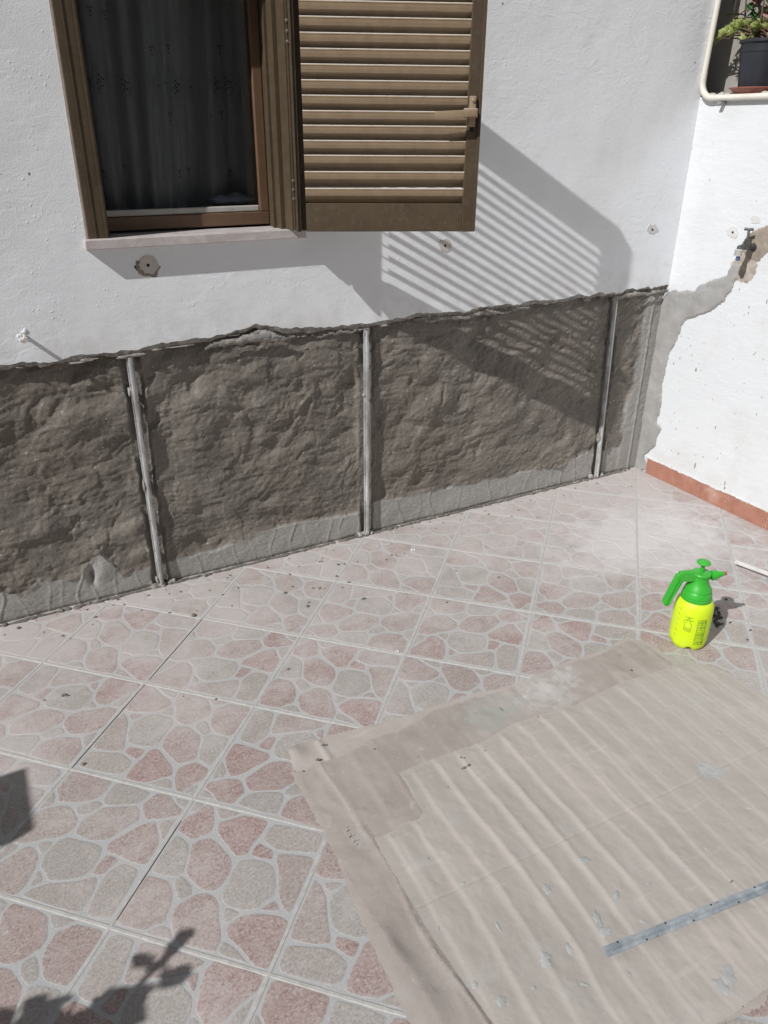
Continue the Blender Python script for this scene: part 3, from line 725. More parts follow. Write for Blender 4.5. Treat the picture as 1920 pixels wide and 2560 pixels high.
for (x, ya, z0, z1) in ((-1.672, -.070, 1.60, 1.70), (-1.672, -.070, 1.21, 1.31)):
    hi = MB().tube([(x+.006, ya-.006, z0), (x+.006, ya-.006, z1)], .0055, 12).build('hinge', M_SLAT, win, True)
    sc_ = MB()
    for zz in (.012, .036, .06):
        sc_.lathe([(.0045, 0), (.0045, .0015), (.002, .0025)], 12, Matrix.Translation((x-.012, -.0665, z0+zz-.012)) @ Matrix.Rotation(math.radians(90), 4, 'X'))
    sc_.build('screws', M_SCREW, hi, True)
# curtain
cu = []; cf = []; nxc, nzc = 120, 40
for r in range(nzc+1):
    t = r/nzc; z = ZHEAD+.05-(ZHEAD+.05-1.155)*t
    for c in range(nxc+1):
        s_ = c/nxc; x = -2.215+.52*s_+.02*math.sin(5*s_+2)*t
        y = .185+.030*math.sin(s_*24+1.8*math.sin(s_*7)+.8*t)+.010*math.sin(s_*57+2*t)+.012*t
        cu.append((x, y, z+(.006*math.sin(s_*60) if r == nzc else 0)))
for r in range(nzc):
    for c in range(nxc): k = r*(nxc+1)+c; cf.append((k, k+1, k+nxc+2, k+nxc+1))
curtain = pydata('lace_curtain', cu, cf, M_CURT, None, True); tag(curtain, 'sheer grey lace curtain hanging in folds behind the window glass', 'curtain')
ey = MB(); rr_ = np.random.RandomState(4)
def curt_y(x, z):
    s_ = (x+2.215)/.52; t = (ZHEAD+.05-z)/(ZHEAD+.05-1.155)
    return .185+.030*math.sin(s_*24+1.8*math.sin(s_*7)+.8*t)+.010*math.sin(s_*57+2*t)+.012*t
rims = MB()
for (mx, mz, big) in ((260,470,1),(350,470,1),(500,490,1),(590,480,1),(700,490,1),(805,500,1),(920,490,1),(1020,485,1),(1110,480,1),(290,60,0),(400,70,0),(560,100,0),(740,280,0),(920,100,0),(640,290,0),(1050,280,0),(750,670,0),(985,690,0),(1060,660,0),(820,1000,0),(885,990,0),(1135,1000,0),(520,975,0),(380,1000,0)):
    c = WL(100+mx/2.304, mz/2.304, .16)
    if big:
        ring = [(c[0]+(.019+.0022*math.cos(8*t))*math.cos(t), c[2]+(.031+.003*math.cos(8*t))*math.sin(t)) for t in np.linspace(0, 2*math.pi, 33)]
        rims.tube([(x, curt_y(x, z)-.0025, z) for x, z in ring], .0012, 6, False)
    for k in range(9 if big else 4):
        t = k*2.399; rr2 = .004*math.sqrt(k+.2) if big else .006*(k > 0)
        x = c[0]+rr2*math.cos(t)*.95; z = c[2]+rr2*math.sin(t)*1.7
        y = curt_y(x, z)-.0035
        ey.lathe([(.0016, 0), (.0016, .0006)], 8, Matrix.Translation((x, y, z)) @ Matrix.Scale(1.7, 4, (0, 0, 1)) @ Matrix.Rotation(math.radians(90), 4, 'X'))
merge(curtain, ey.build('eyelets', M_BLACK), rims.build('embroidery', simple('lace_thread', (.42, .43, .43), .9), None, True))
clo = MB()
b = bmesh.new(); bmesh.ops.create_icosphere(b, subdivisions=4, radius=1)
for v in b.verts: v.co = Vector((v.co.x*.072*(1+.05*math.sin(9*v.co.z)), v.co.y*.024, v.co.z*.016*(1+.25*math.sin(v.co.x*7)+.12*math.sin(v.co.x*17+v.co.y*6))))+Vector((-1.800, .140, 1.197))
clo.join(b); c_ = clo.build('folded_cloth', M_CLOTH, None, True); tag(c_, 'crumpled pale blue cloth lying on a tray inside the window', 'cloth')
tr_ = MB(); tr_.box(-1.885, -1.725, .112, .170, 1.168, 1.182, .003).box(-1.88, -1.73, .1095, .1125, 1.172, 1.178).build('tray', M_TRAY)
tr_o = bpy.data.objects['tray']; tag(tr_o, 'narrow yellowish tray behind the lower right of the window glass', 'tray')
MB().box(-2.25, -1.66, .105, .29, 1.10, 1.122).build('inner_sill', simple('inner_sill_stone', (.3, .29, .27), .6), win)
# ------------------------------------------------------------------ right wall (low boundary wall with ledge)
LEDZ = 1.511; LD = .16
bw = empty('boundary_wall', (.13, -1.5, 0), 'bright white low wall at right with cement patch, ledge on top and terracotta skirting', 'wall')
RWV, RWF = [], []
ys_ = np.arange(-4.2, .001, .02); zz_ = np.arange(0, LEDZ+.001, .02)
MB().box(0, LD, -4.2, .30, 0, LEDZ, .004).build('painted_wall', P_WHITE, bw)
ncut = empty('neighbour_wall', (LD, 0, 0), 'bare grey rendered wall rising behind the ledge with the potted plant', 'wall')
MB().box(LD, LD+.2, -4.2, 2.2, 0, 4.2).build('wall_face', M_NEIGH, ncut)
Z4 = lambda x, y: (1560+x/2.911, 500+y/2.911)
patch = [(318,690),(330,650),(345,655),(380,640),(400,655),(500,650),(560,615),(600,600),(650,575),(700,560),(755,535),(762,500),(790,470),(830,450),(850,480),(835,560),(800,600),(780,660),(740,730),(660,790),(560,840),(470,870),(430,920),(400,990),(370,1060),(330,1110),(320,1190),(300,1280),(280,1380),(270,1500),(265,1560),(240,1620),(275,1660),(250,1720),(230,1790),(190,1830),(150,1860),(170,1960),(112,1975)]
def RWp(u, v):
    p = RW(*Z4(u, v)); p[1] = min(p[1], -.0005); return p
NP = lambda u, v: (u, v)
# build the patch as a relief grid cut by its outline
def inside(poly, px, py):
    ins = np.zeros(px.shape, bool); n = len(poly); j = n-1
    for i in range(n):
        xi, yi = poly[i]; xj, yj = poly[j]
        c = ((yi > py) != (yj > py)) & (px < (xj-xi)*(py-yi)/(yj-yi+1e-12)+xi); ins ^= c; j = i
    return ins
def relief_patch(name, pts, mat, parent, h0=.004, amp=.003, seed=1, fringe=.010, step=.004, label=None, front=False):
    P = np.array([WL(*p)[[0, 2]] for p in pts]) if front else np.array([RWp(*p)[1:] for p in pts])
    if name == 'cement_patch': P = np.concatenate([P, [(.035, P[-1, 1]), (.035, P[0, 1])]])
    y0, z0 = P.min(0)-.01; y1, z1 = P.max(0)+.01; y1 = min(y1, .028); z0 = max(z0, .0005)
    Y, Z = np.meshgrid(np.arange(y0, y1+step, step).clip(max=.028), np.arange(z0, z1+step, step))
    jy = .006*fbm(Y*45, Z*45, seed, 4)+.008*fbm(Y*14, Z*14, seed+2, 3); jz = .006*fbm(Y*45+9, Z*45, seed+5, 4)+.008*fbm(Y*14+4, Z*14, seed+7, 3)
    ins = inside([tuple(p) for p in P], Y+jy, Z+jz)
    # distance to the outline
    d = np.full(Y.shape, 9.0)
    for (ay, az), (by, bz_) in zip(P, np.roll(P, -1, 0)):
        e = np.array([by-ay, bz_-az]); L2 = e@e+1e-12; t = np.clip(((Y+jy-ay)*e[0]+(Z+jz-az)*e[1])/L2, 0, 1)
        d = np.minimum(d, np.hypot(Y+jy-ay-t*e[0], Z+jz-az-t*e[1]))
    # the side that runs into the house wall does not fade
    if name == 'cement_patch': d = np.where(Y > -.05, 1.0, d)
    h = h0*sstep(0, fringe, d)+amp*fbm(Y*16, Z*16, seed+9, 4)*sstep(0, .03, d)+.0012
    cr = np.abs(fbm(Y*7, Z*9, seed+20, 3)); h = h-.0022*np.exp(-(cr/.012)**2)*(d < .5)
    V = (np.stack([Y, -h, Z], -1) if front else np.stack([-h, Y, Z], -1)).reshape(-1, 3); nr_, nc_ = Y.shape; F = []
    for r in range(nr_-1):
        for c in range(nc_-1):
            if ins[r, c] and ins[r, c+1] and ins[r+1, c] and ins[r+1, c+1]: k = r*nc_+c; F.append((k, k+1, k+nc_+1, k+nc_) if front else (k, k+nc_, k+nc_+1, k+1))
    o = pydata(name, V, F, mat, parent, True)
    if label: o['label'] = label
relief_patch('cement_patch', patch, M_PATCH, bw, .0055, .004, 301)
tan_ = [(765,470),(800,440),(840,420),(860,380),(900,380),(950,440),(968,470),(955,540),(935,575),(905,605),(850,600),(800,590),(770,530)]
relief_patch('bare_render', tan_, M_TAN, bw, .0007, .001, 333)
brn = [(905,250),(960,215),(1010,190),(1060,165),(1110,140),(1160,300),(1080,370),(1030,400),(1000,440),(980,460),(930,440),(890,430),(860,380),(840,330)]
relief_patch('rough_render', brn, M_BRN, bw, .0022, .0025, 344)
dowel(Z4(797, 232)[0], Z4(797, 232)[1], 14, M_FILLW, RW, (-1, 0, 0), bw, 12, True, 1.25)
flat_patch('old_filler', [(620+1000*0+x, y) for x, y in ((1265+38, 545), (1303, 556))] and [Z4(925,130), Z4(985,120), Z4(990,165), Z4(930,170)], RW, (-1, 0, 0), M_FILLW, bw, .0015, .15, 44)
relief_patch('cement_smear', [Z6(*p) for p in ((1080,98),(1095,78),(1130,72),(1170,78),(1210,98),(1245,108),(1230,118),(1150,124),(1060,130),(1040,120))], M_PATCH, house, .006, .004, 375, .012, .004, None, True)
relief_patch('cement_smear', [Z6(*p) for p in ((870,152),(930,130),(1000,112),(1060,92),(1110,76),(1170,80),(1215,100),(1300,104),(1390,88),(1460,76),(1530,70),(1600,66),(1600,78),(1400,102),(1200,122),(1000,146),(880,166))], M_LIP, house, .0045, .003, 371, .012, .004, None, True)
relief_patch('cement_smear', [Z7(*p) for p in ((380,308),(450,293),(560,284),(640,272),(690,258),(760,265),(820,257),(900,240),(900,256),(700,290),(500,312),(390,322))], M_LIP, house, .0045, .004, 372, .012, .004, None, True)
relief_patch('cement_smear', [Z7(*p) for p in ((1280,208),(1330,190),(1390,172),(1450,177),(1520,165),(1575,153),(1590,168),(1500,192),(1400,204),(1300,218))], M_LIP, house, .006, .004, 373, .012, .004, None, True)
g_ = MB(); R7 = random.Random(14)
for x, y, r in [(407,1152,5),(362,1190,5),(480,1130,2.5),(495,1130,3),(495,1170,2.5),(525,1235,9),(560,1240,4),(485,1060,3),(458,1085,2),(470,1005,2),(548,1185,2),(407,1388,3),(400,1440,2),(378,1665,4),(365,1550,3),(535,1660,3),(665,1655,4),(910,780,4),(905,825,5),(875,838,3),(797,1157,3),(875,1335,3),(590,1345,3),(965,1560,3),(645,1450,3),(325,1757,4),(345,1822,3),(395,1845,4),(517,1932,7),(575,1870,4),(735,2060,7),(733,2095,6),(680,1880,3),(840,650,4),(1040,740,5),(955,1115,3),(1012,1160,3),(1003,1435,3)]+[(R7.uniform(330, 1040), R7.uniform(700, 2000), R7.uniform(1.2, 2.4)) for _ in range(25)]:
    if x < 330+max(0, (1500-y)*.05): continue
    p = RW(*Z4(x, y)); rr9 = r/2.911*.0019*.85; blob(g_, (-.0004, p[1], p[2]), (.0008, rr9*.8, rr9*R7.uniform(1.2, 3.2)), int(x*3+y))
spt = g_.build('mortar_splashes', simple('dried_grey_splash', (.26, .255, .24), .9), bw, True); spt['kind'] = 'stuff'
# skirting tiles
ysk = [-.052, -.073, -.345, -.68, -1.01, -1.35, -1.68, -2.0, -2.34, -2.7, -3.1, -3.5, -3.9]
for a_, b_ in zip(ysk, ysk[1:]):
    MB().box(-.0095, -.0004, b_+.0012, a_-.0012, .001, .070, .0012).build('skirting_tile', M_TERRA, bw)
MB().box(-.0065, -.0003, ysk[-1], ysk[0]-.003, .0008, .0655).build('skirting_grout', simple('white_skirting_grout', (.62, .58, .54), .9), bw)
g_ = MB(); rr_ = np.random.RandomState(9)
yy_ = -.05
while yy_ > -2.2:
    blob(g_, (-.002, yy_, .071+rr_.uniform(0, .002)), (.006, rr_.uniform(.01, .03), rr_.uniform(.0015, .004)), rr_.randint(999)); yy_ -= rr_.uniform(.02, .04)
g_.build('skirting_top_filler', M_FILLW, bw, True)
# mortar crumbs on the ledge edge
g_ = MB()
for k in range(46):
    y = -.015-.9*(k/46)**1.0+rr_.uniform(-.008, .008)
    blob(g_, (.008+rr_.uniform(-.006, .01), y, LEDZ+.006), (rr_.uniform(.006, .014), rr_.uniform(.008, .02), rr_.uniform(.003, .008)), rr_.randint(9999))
g_.build('ledge_mortar', simple('ledge_mortar', (.50, .46, .41), .95, bump=.6), bw, True)
# pipe: comes down the corner and turns along the wall
pt = RW(1798, 0, -.018); pb = RW(1765, 190, -.018); 
Rb = .055; xP = -.013
zP = LEDZ-.006
yv0 = -.0115
pts = [(xP, yv0, 3.05), (xP, yv0, zP+Rb+.05), (xP, yv0, zP+Rb)]
arc = [(xP, yv0-Rb*(1-math.cos(t)), zP+Rb*(1-math.sin(t))) for t in np.linspace(0, math.pi/2, 12)]
pts2 = [(xP, yv0-Rb-.03, zP), (xP, -4.0, zP)]
drain = empty('pipe', (xP, yv0, zP), 'cream plastic pipe running down the wall corner and along the ledge edge', 'pipe')
MB().tube([(xP+.045, yv0, 3.05), (xP+.008, yv0, 1.80), (xP, yv0, zP+Rb+.004)], .0102, 20).build('vertical_run', M_PIPE, drain, True)
MB().tube([(xP, yv0, zP+Rb+.028), (xP, yv0, zP+Rb+.001)]+arc+[(xP, yv0-Rb-.012, zP)], .0114, 20).build('elbow', M_PIPE, drain, True)
MB().tube([(xP, yv0-Rb-.010, zP), (xP, -4.0, zP)], .0106, 20).build('horizontal_run', M_PIPE, drain, True)
M_CLIP = simple('old_pipe_clip', (.30, .29, .27), .8)
for yc in (-.115, -1.0):
    MB().box(-.030, 0.002, yc-.008, yc+.008, zP-.021, zP-.0135, .001).build('clip', M_CLIP, drain)
# ------------------------------------------------------------------ potted plant on the ledge
pc = hit(1897, 205, 0, .062); PX, PY = .062, pc[1]
saucer = MB().lathe([(.070, 0), (.076, .004), (.092, .018), (.096, .019), (.096, .022), (.088, .0215), (.078, .010), (.0, .008)], 40, Matrix.Translation((PX, PY, LEDZ+.003)), cap=False).build('saucer', M_SAUC, None, True)
tag(saucer, 'terracotta coloured plastic saucer on the ledge under the black pot', 'saucer')
plant = empty('potted_plant', (PX, PY, LEDZ+.012), 'black plastic pot of pale green succulent and red leaved plant on the ledge', 'potted plant')
PH = .155
MB().lathe([(.064, 0), (.066, .002), (.078, PH-.035), (.080, PH-.034), (.081, PH-.006), (.088, PH-.005), (.088, PH+.004), (.084, PH+.004), (.080, PH-.012), (0, PH-.012)], 48, Matrix.Translation((PX, PY, LEDZ+.012)), cap=False).build('pot', M_POT, plant, True)
MB().lathe([(.079, 0), (.05, .006), (.0, .007)], 30, Matrix.Translation((PX, PY, LEDZ+.012+PH-.014)), cap=False).build('soil', M_SOIL, plant, True)
def leaf_mesh(b, base, d, up, L, W_, curl=.3):
    d = Vector(d).normalized(); up = Vector(up); sd = d.cross(up)
    if sd.length < 1e-4: sd = d.orthogonal()
    sd.normalize(); nn = sd.cross(d).normalized(); P = []
    for t, wv in ((0, .10), (.22, .66), (.48, 1), (.78, .52), (1, .02)):
        c = Vector(base)+d*L*t-nn*L*curl*t*t
        P.append((b.verts.new(c-sd*W_*wv*.5+nn*W_*.08), b.verts.new(c-nn*W_*.05), b.verts.new(c+sd*W_*wv*.5+nn*W_*.08)))
    for p, q_ in zip(P, P[1:]):
        b.faces.new((p[0], p[1], q_[1], q_[0])); b.faces.new((p[1], p[2], q_[2], q_[1]))
top = Vector((PX, PY, LEDZ+.012+PH-.008)); R_ = random.Random(5)
bs = MB(); bf = bmesh.new()
def at_px(x, y, X_): return Vector(hit(1650+x/6.144, y/6.144, 0, X_-.065))
ros = [(905,590,.10),(960,540,.10),(1010,500,.11),(1060,480,.10),(1110,440,.12),(1130,500,.09),(1180,400,.12),(1220,350,.13),(1270,360,.10),(1240,430,.09),(1300,420,.12),(1350,390,.10),(1420,400,.12),(1480,420,.08),(1530,400,.08),(1560,460,.09),(1480,560,.10),(1580,350,.12),(1640,430,.10),(1320,590,.09),(1400,500,.13)]
for k, (x, y, X_) in enumerate(ros):
    c = at_px(x, y, X_); root = top+Vector((R_.uniform(-.04, .04), R_.uniform(-.05, .05), 0))
    mid = (c+root)/2+Vector((0, 0, .01)); bs.tube([root, mid, c], [.003, .0026, .002], 6)
    ax = (c-mid).normalized()
    for q_ in range(13):
        a = q_*2.399; el = .25+.9*(q_/13)
        s1 = ax.orthogonal().normalized(); s2 = ax.cross(s1)
        d = (s1*math.cos(a)+s2*math.sin(a))*math.cos(el)+ax*math.sin(el)
        leaf_mesh(bf, c, d, ax, R_.uniform(.020, .030), R_.uniform(.009, .013), -.15)
m_ = MB(); m_.join(bf); m_.build('succulent_leaves', M_SUCC, plant, True)
bf = bmesh.new(); bg_ = bmesh.new()
for (x0, y0, x1, y1, X_) in ((1290,640,1260,90,.13),(1500,640,1580,60,.10),(1600,640,1700,100,.13),(1380,640,1400,150,.16)):
    a_ = at_px(x0, y0, X_); b_ = at_px(x1, y1, X_)+Vector((0, 0, .1)); bs.tube([a_, (a_+b_)/2+Vector((.01, .01, 0)), b_], [.004, .003, .002], 7)
    for q_ in range(9):
        t = .3+.7*q_/9; c = a_.lerp(b_, t); an = R_.uniform(0, 6.28)
        leaf_mesh(bg_ if R_.random() < .5 else bf, c, (math.cos(an)*.8, math.sin(an), R_.uniform(-.7, .4)), (0, 0, 1), R_.uniform(.04, .075), R_.uniform(.024, .042), .3)
m_ = MB(); m_.join(bf); m_.build('green_leaves', M_LEAF, plant, True)
m_ = MB(); m_.join(bg_); m_.build('red_leaves', M_REDL, plant, True)
bs.tube([top+Vector((-.01, -.055, 0)), top+Vector((-.01, -.05, .10)), top+Vector((0, -.045, .3))], [.012, .010, .008], 10)
bs.build('stems', M_STEM, plant, True)
# ------------------------------------------------------------------ tap
tap = empty('tap', tuple(RW(1890, 612)), 'weathered grey metal tap with T handle and hose connector on the white wall', 'tap')
w0 = Vector(RW(*Z4(945, 345))); cc_ = Vector(hit(*Z4(890, 335), 0, -.045)); hh = Vector(hit(*Z4(910, 213), 0, -.040)); oo = Vector(hit(*Z4(835, 372), 0, -.078)); be = Vector(hit(*Z4(826, 440), 0, -.078))
MB().tube([w0+Vector((.003, 0, 0)), w0-Vector((.004, 0, 0))], [.017, .015], 18).tube([w0, w0.lerp(cc_, .5), cc_], [.010, .0095, .013], 14).tube([cc_-Vector((0, 0, .012)), cc_+Vector((0, 0, .016)), cc_+Vector((0, 0, .017)), cc_+Vector((0, 0, .024))], [.013, .014, .0115, .011], 6).tube([cc_, cc_.lerp(oo, .6)+Vector((0, 0, .006)), oo+Vector((0, 0, .012)), oo+Vector((0, 0, 0))], [.011, .010, .0098, .0098], 14).build('body', M_TAPM, tap, True)
MB().tube([cc_+Vector((0, 0, .020)), hh], [.0052, .0042], 10).tube([hh-Vector((.006, -.014, 0)), hh, hh+Vector((.006, -.014, 0))], [.0055, .0042, .0055], 10).build('handle', M_TAPM, tap, True)
rb_ = MB(); 
prof = []
for k in range(7): prof += [(.0145, .002*k*1.6), (.0132, .002*k*1.6+.0016)]
rb_.lathe([(.010, -.001)]+prof+[(.010, .0235)], 24, Matrix.Translation(oo-Vector((0, 0, .016)))); rb_.build('connector_collar', M_RIB, tap, True)
L_ = (oo-be).length
MB().lathe([(.0065, 0), (.0085, .002), (.0085, .006), (.007, .008), (.007, .014), (.0098, .018), (.0098, max(.022, L_-.014))], 20, Matrix.Translation(be)).build('hose_nozzle', M_BLUE, tap, True)
# ------------------------------------------------------------------ screed rails in the render
rl = ['narrow galvanised screed rail set upright in the cement, leftmost of the three', 'narrow galvanised screed rail upright in the cement below the left part of the shutter', 'narrow galvanised screed rail upright in the cement nearest the wall corner']
for k, ((xa, za), (xb, zb2)) in enumerate(RAILS):
    e = empty('screed_rail', (xa, 0, 0), rl[k], 'metal rail', 'galvanised rails set upright in the cement band')
    zt = edge_z(np.array([xb]))[0]-.006
    xt = xa+(xb-xa)*zt/zb2
    sec = [(-.0125, -.004), (-.0125, -.0015), (-.006, .0005), (-.0035, .0095), (-.001, .0100), (.001, .0100), (.0035, .0095), (.006, .0005), (.0125, -.0015), (.0125, -.004)]
    sec = [(-.0095, -.008), (-.0095, .001), (-.0060, .001), (-.0040, .0065), (-.0022, .0072), (.0022, .0072), (.0040, .0065), (.0060, .001), (.0095, .001), (.0095, -.008)]
    pf_ = MB().sweep(sec, (xa, .006, .002), (xt, .006, zt), (0, -1, 0)).build('profile', M_RAIL, e)
    hl = MB()
    for q_ in range(14):
        t = (q_+.5)/14; hl.lathe([(.0016, 0), (.0016, .0006)], 8, Matrix.Translation((xa+(xt-xa)*t+(.0076 if q_ % 2 else -.0076), .0046, zt*t)) @ Matrix.Rotation(math.radians(90), 4, 'X'))
    merge(pf_, hl.build('holes', M_BLACK))
# peg in the wall at left
pg = Vector(WL(62, 840)); 
m_ = MB(); m_.tube([pg+Vector((0, .004, 0)), pg+Vector((-.004, -.040, -.003))], .0052, 12).tube([pg+Vector((-.003, -.030, -.002)), pg+Vector((-.004, -.042, -.003))], [.0072, .0072], 6)
peg = m_.build('wall_peg', simple('painted_bolt', (.55, .52, .46), .5, var=.25, sc=80), None, True); tag(peg, 'short paint covered bolt sticking out of the white wall at far left', 'bolt')
g_ = MB()
for k in range(9): blob(g_, (pg.x+random.uniform(-.016, .016), .0, pg.z+random.uniform(-.012, .016)), (.006, .0025, .005), k+50)
g_.build('plaster_collar', P_WALL, peg, True)
# ------------------------------------------------------------------ protective paper sheets
Z2 = lambda x, y: (700+x/1.36, 1560+y/1.36)
def resamp(P, n):
    P = np.array(P); d = np.r_[0, np.cumsum(np.linalg.norm(np.diff(P, axis=0), axis=1))]; t = np.linspace(0, d[-1], n)
    return np.stack([np.interp(t, d, P[:, 0]), np.interp(t, d, P[:, 1])], 1)
def coons(Tp, Bt, Lf, Rt, n, m, rag_=.0015, seed=0):
    Tp, Bt = resamp(Tp, n), resamp(Bt, n); Lf, Rt = resamp(Lf, m), resamp(Rt, m); R2 = np.random.RandomState(seed)
    u = np.linspace(0, 1, n)[None, :, None]; v = np.linspace(0, 1, m)[:, None, None]
    for E_ in (Tp, Bt, Lf, Rt): E_[1:-1] += R2.normal(0, rag_, E_[1:-1].shape)
    S = (1-v)*Tp[None]+v*Bt[None]+(1-u)*Lf[:, None]+u*Rt[:, None]-((1-u)*(1-v)*Tp[0]+u*(1-v)*Tp[-1]+(1-u)*v*Bt[0]+u*v*Bt[-1])
    return S
def px2(l): return [FL(*Z2(x, y))[:2] for x, y in l]
wd = np.array(FL(*Z2(1420, 930))[:2])-np.array(FL(*Z2(850, 340))[:2]); wd = np.array([-.035, -.999]); wp = np.array([-wd[1], wd[0]])
def waves(P, amp, lam, seed):
    s_ = P[..., 0]*wp[0]+P[..., 1]*wp[1]; t = P[..., 0]*wd[0]+P[..., 1]*wd[1]
    s_ = s_+.022*fbm(t*1.5, s_*1.2, seed, 2)+.008*fbm(t*6, s_*5, seed+3, 3)
    a = .55+.75*vn(s_/lam*1.0+3.1, t*1.4, seed+5)
    ph_ = s_/lam*2*math.pi+1.3*fbm(s_*4, t*.8, seed+21, 2); wv = .65*np.sin(ph_+.5*np.sin(ph_))+.35*(2*np.exp(-(np.sin(ph_*.5+.9*fbm(t*2, s_*3, seed+31, 2))/.30)**2)-1)
    bub = np.maximum(0, fbm(P[..., 0]*24, P[..., 1]*24, seed+8, 3))
    return amp*(wv*a*.5+.5)+amp*.40*bub+amp*.22*fbm(P[..., 0]*45, P[..., 1]*30, seed+11, 3)
def sheet(name, S, z, mat, label):
    m, n, _ = S.shape; V = np.concatenate([S, z[..., None]], -1).reshape(-1, 3)
    F = [(r*n+c, (r+1)*n+c, (r+1)*n+c+1, r*n+c+1) for r in range(m-1) for c in range(n-1)]
    # give the sheet its thickness
    N0 = len(V); V = np.concatenate([V, V-np.array([0, 0, .0005])]); F += [tuple(N0+k for k in f[::-1]) for f in F]
    rim = [c for c in range(n)]+[r*n+n-1 for r in range(1, m)]+[(m-1)*n+c for c in range(n-2, -1, -1)]+[r*n for r in range(m-2, 0, -1)]
    for a_, b_ in zip(rim, rim[1:]+rim[:1]): F.append((a_, b_, N0+b_, N0+a_))
    o = pydata(name, V, F, mat, None, True)
    o.data.set_sharp_from_angle(angle=math.radians(50)); return tag(o, label, 'paper sheet')
def edge_d(S):     # 0 on the rim, 1 inside
    m, n, _ = S.shape; i = np.minimum(np.arange(n), np.arange(n)[::-1])[None, :]*np.ones((m, 1)); j = np.minimum(np.arange(m), np.arange(m)[::-1])[:, None]*np.ones((1, n))
    return np.minimum(i, j)
# bottom sheet
Tc = px2([(28,430),(55,415),(130,400),(150,385),(300,350),(420,320),(500,290),(560,270),(650,240),(740,225),(830,195),(900,165),(960,135),(990,125),(1100,90),(1180,45),(1260,70),(1350,135)])
Lc = px2([(28,430),(40,480),(60,540),(100,610),(160,720),(205,830),(270,1000),(330,1130),(400,1280),(460,1400),(560,1620)])
Rc = [Tc[-1], px2([(1500,260)])[0], px2([(1800,700)])[0], px2([(1650,1300)])[0]]
Bc = [Lc[-1], px2([(1000,1560)])[0], Rc[-1]]
S = coons(Tc, Bc, Lc, Rc, 260, 200, .0016, 1)
zC = .0028+.0013*fbm(S[..., 0]*18, S[..., 1]*18, 401, 4)
c_ = px2([(48, 445)])[0]; zC = zC+.012*np.exp(-((S[..., 0]-c_[0])/.03)**2-((S[..., 1]-c_[1])/.03)**2)+.004*np.exp(-((S[..., 0]-c_[0]-.07)/.008)**2)*(S[..., 1] > c_[1]-.08)
sheet('kraft_paper_sheet', S, zC, M_KRAFT3, 'bottom brown paper sheet showing only as a strip along the left and top edges')
Tb = px2([(38,506),(90,512),(100,495),(140,480),(215,452),(300,412),(312,400),(410,368),(480,335),(520,300),(580,287),(640,264),(700,248),(830,206),(905,176),(965,146),(1100,104),(1180,62),(1255,84),(1330,150)])
Lb = px2([(38,506),(60,560),(100,625),(170,760),(250,905),(305,985),(350,1060),(385,1130),(430,1190),(520,1330),(640,1520)])
Rb_ = [Tb[-1], px2([(1480,280)])[0], px2([(1750,700)])[0], px2([(1600,1250)])[0]]
Bb = [Lb[-1], px2([(1050,1450)])[0], Rb_[-1]]
S = coons(Tb, Bb, Lb, Rb_, 300, 240, .0022, 2)
crs = 1-np.abs(fbm(S[..., 0]*9, S[..., 1]*9, 431, 3))*3
zB = .0062+.0022*np.clip(crs, -.5, 1)+waves(S, .0022, .075, 421)-.0008
zB = np.maximum(zB, .0050); zB = np.minimum(zB, .0112)
for (qx, qy, hh_, sp_y) in ((385, 1125, .011, .055), (505, 1300, .008, .05), (60, 545, .004, .04)):
    c_ = px2([(qx, qy)])[0]; zB = zB+hh_*np.exp(-((S[..., 0]-c_[0])/.022)**2-((S[..., 1]-c_[1])/sp_y)**2)
ln_c = S[..., 0]-px2([(100, 520)])[0][0]-.035-.01*fbm(S[..., 1]*6, S[..., 1]*0, 77, 2); zB = zB+.0022*np.exp(-(ln_c/.005)**2)
sheet('kraft_paper_sheet', S, zB, M_KRAFT2, 'crumpled darker brown paper sheet lying between the other two, dusty along its top')
Ta = px2([(322,742),(385,720),(400,700),(430,685),(470,682),(488,650),(462,618),(432,560),(405,520),(500,480),(610,440),(700,410),(735,385),(790,352),(845,336),(860,330),(1000,290),(1150,215),(1385,140)])
Ra = px2([(1385,140),(1440,150),(1500,168),(1659,265),(1860,420),(2100,640),(2330,880)])
La = px2([(322,742),(350,800),(400,882),(500,1050),(600,1200),(715,1362),(800,1480),(860,1560)])
Ba = px2([(860,1560),(1200,1500),(1400,1420),(1540,1340),(1659,1250),(2000,1060),(2330,880)])
# torn notch handled by the outline itself
S = coons(Ta, Ba, La, Ra, 420, 360, .0007, 3)
ed = edge_d(S); k_ = sstep(0, 14, ed)
zA = .0128+(waves(S, .0043, .066, 461))*(.30+.65*k_)
crease = np.abs((S[..., 0]-FL(*Z2(605, 915))[0])*wd[0]+(S[..., 1]-FL(*Z2(605, 915))[1])*wd[1]); zA -= .0012*np.exp(-(crease/.003)**2)
sheetA = sheet('kraft_paper_sheet', S, zA, M_KRAFT, 'large rippled pale brown top paper sheet with torn left corner, under the metal strip')
for o in COL.objects:
    if o.name.startswith('kraft_paper_sheet'): o['group'] = 'brown paper sheets protecting the floor'
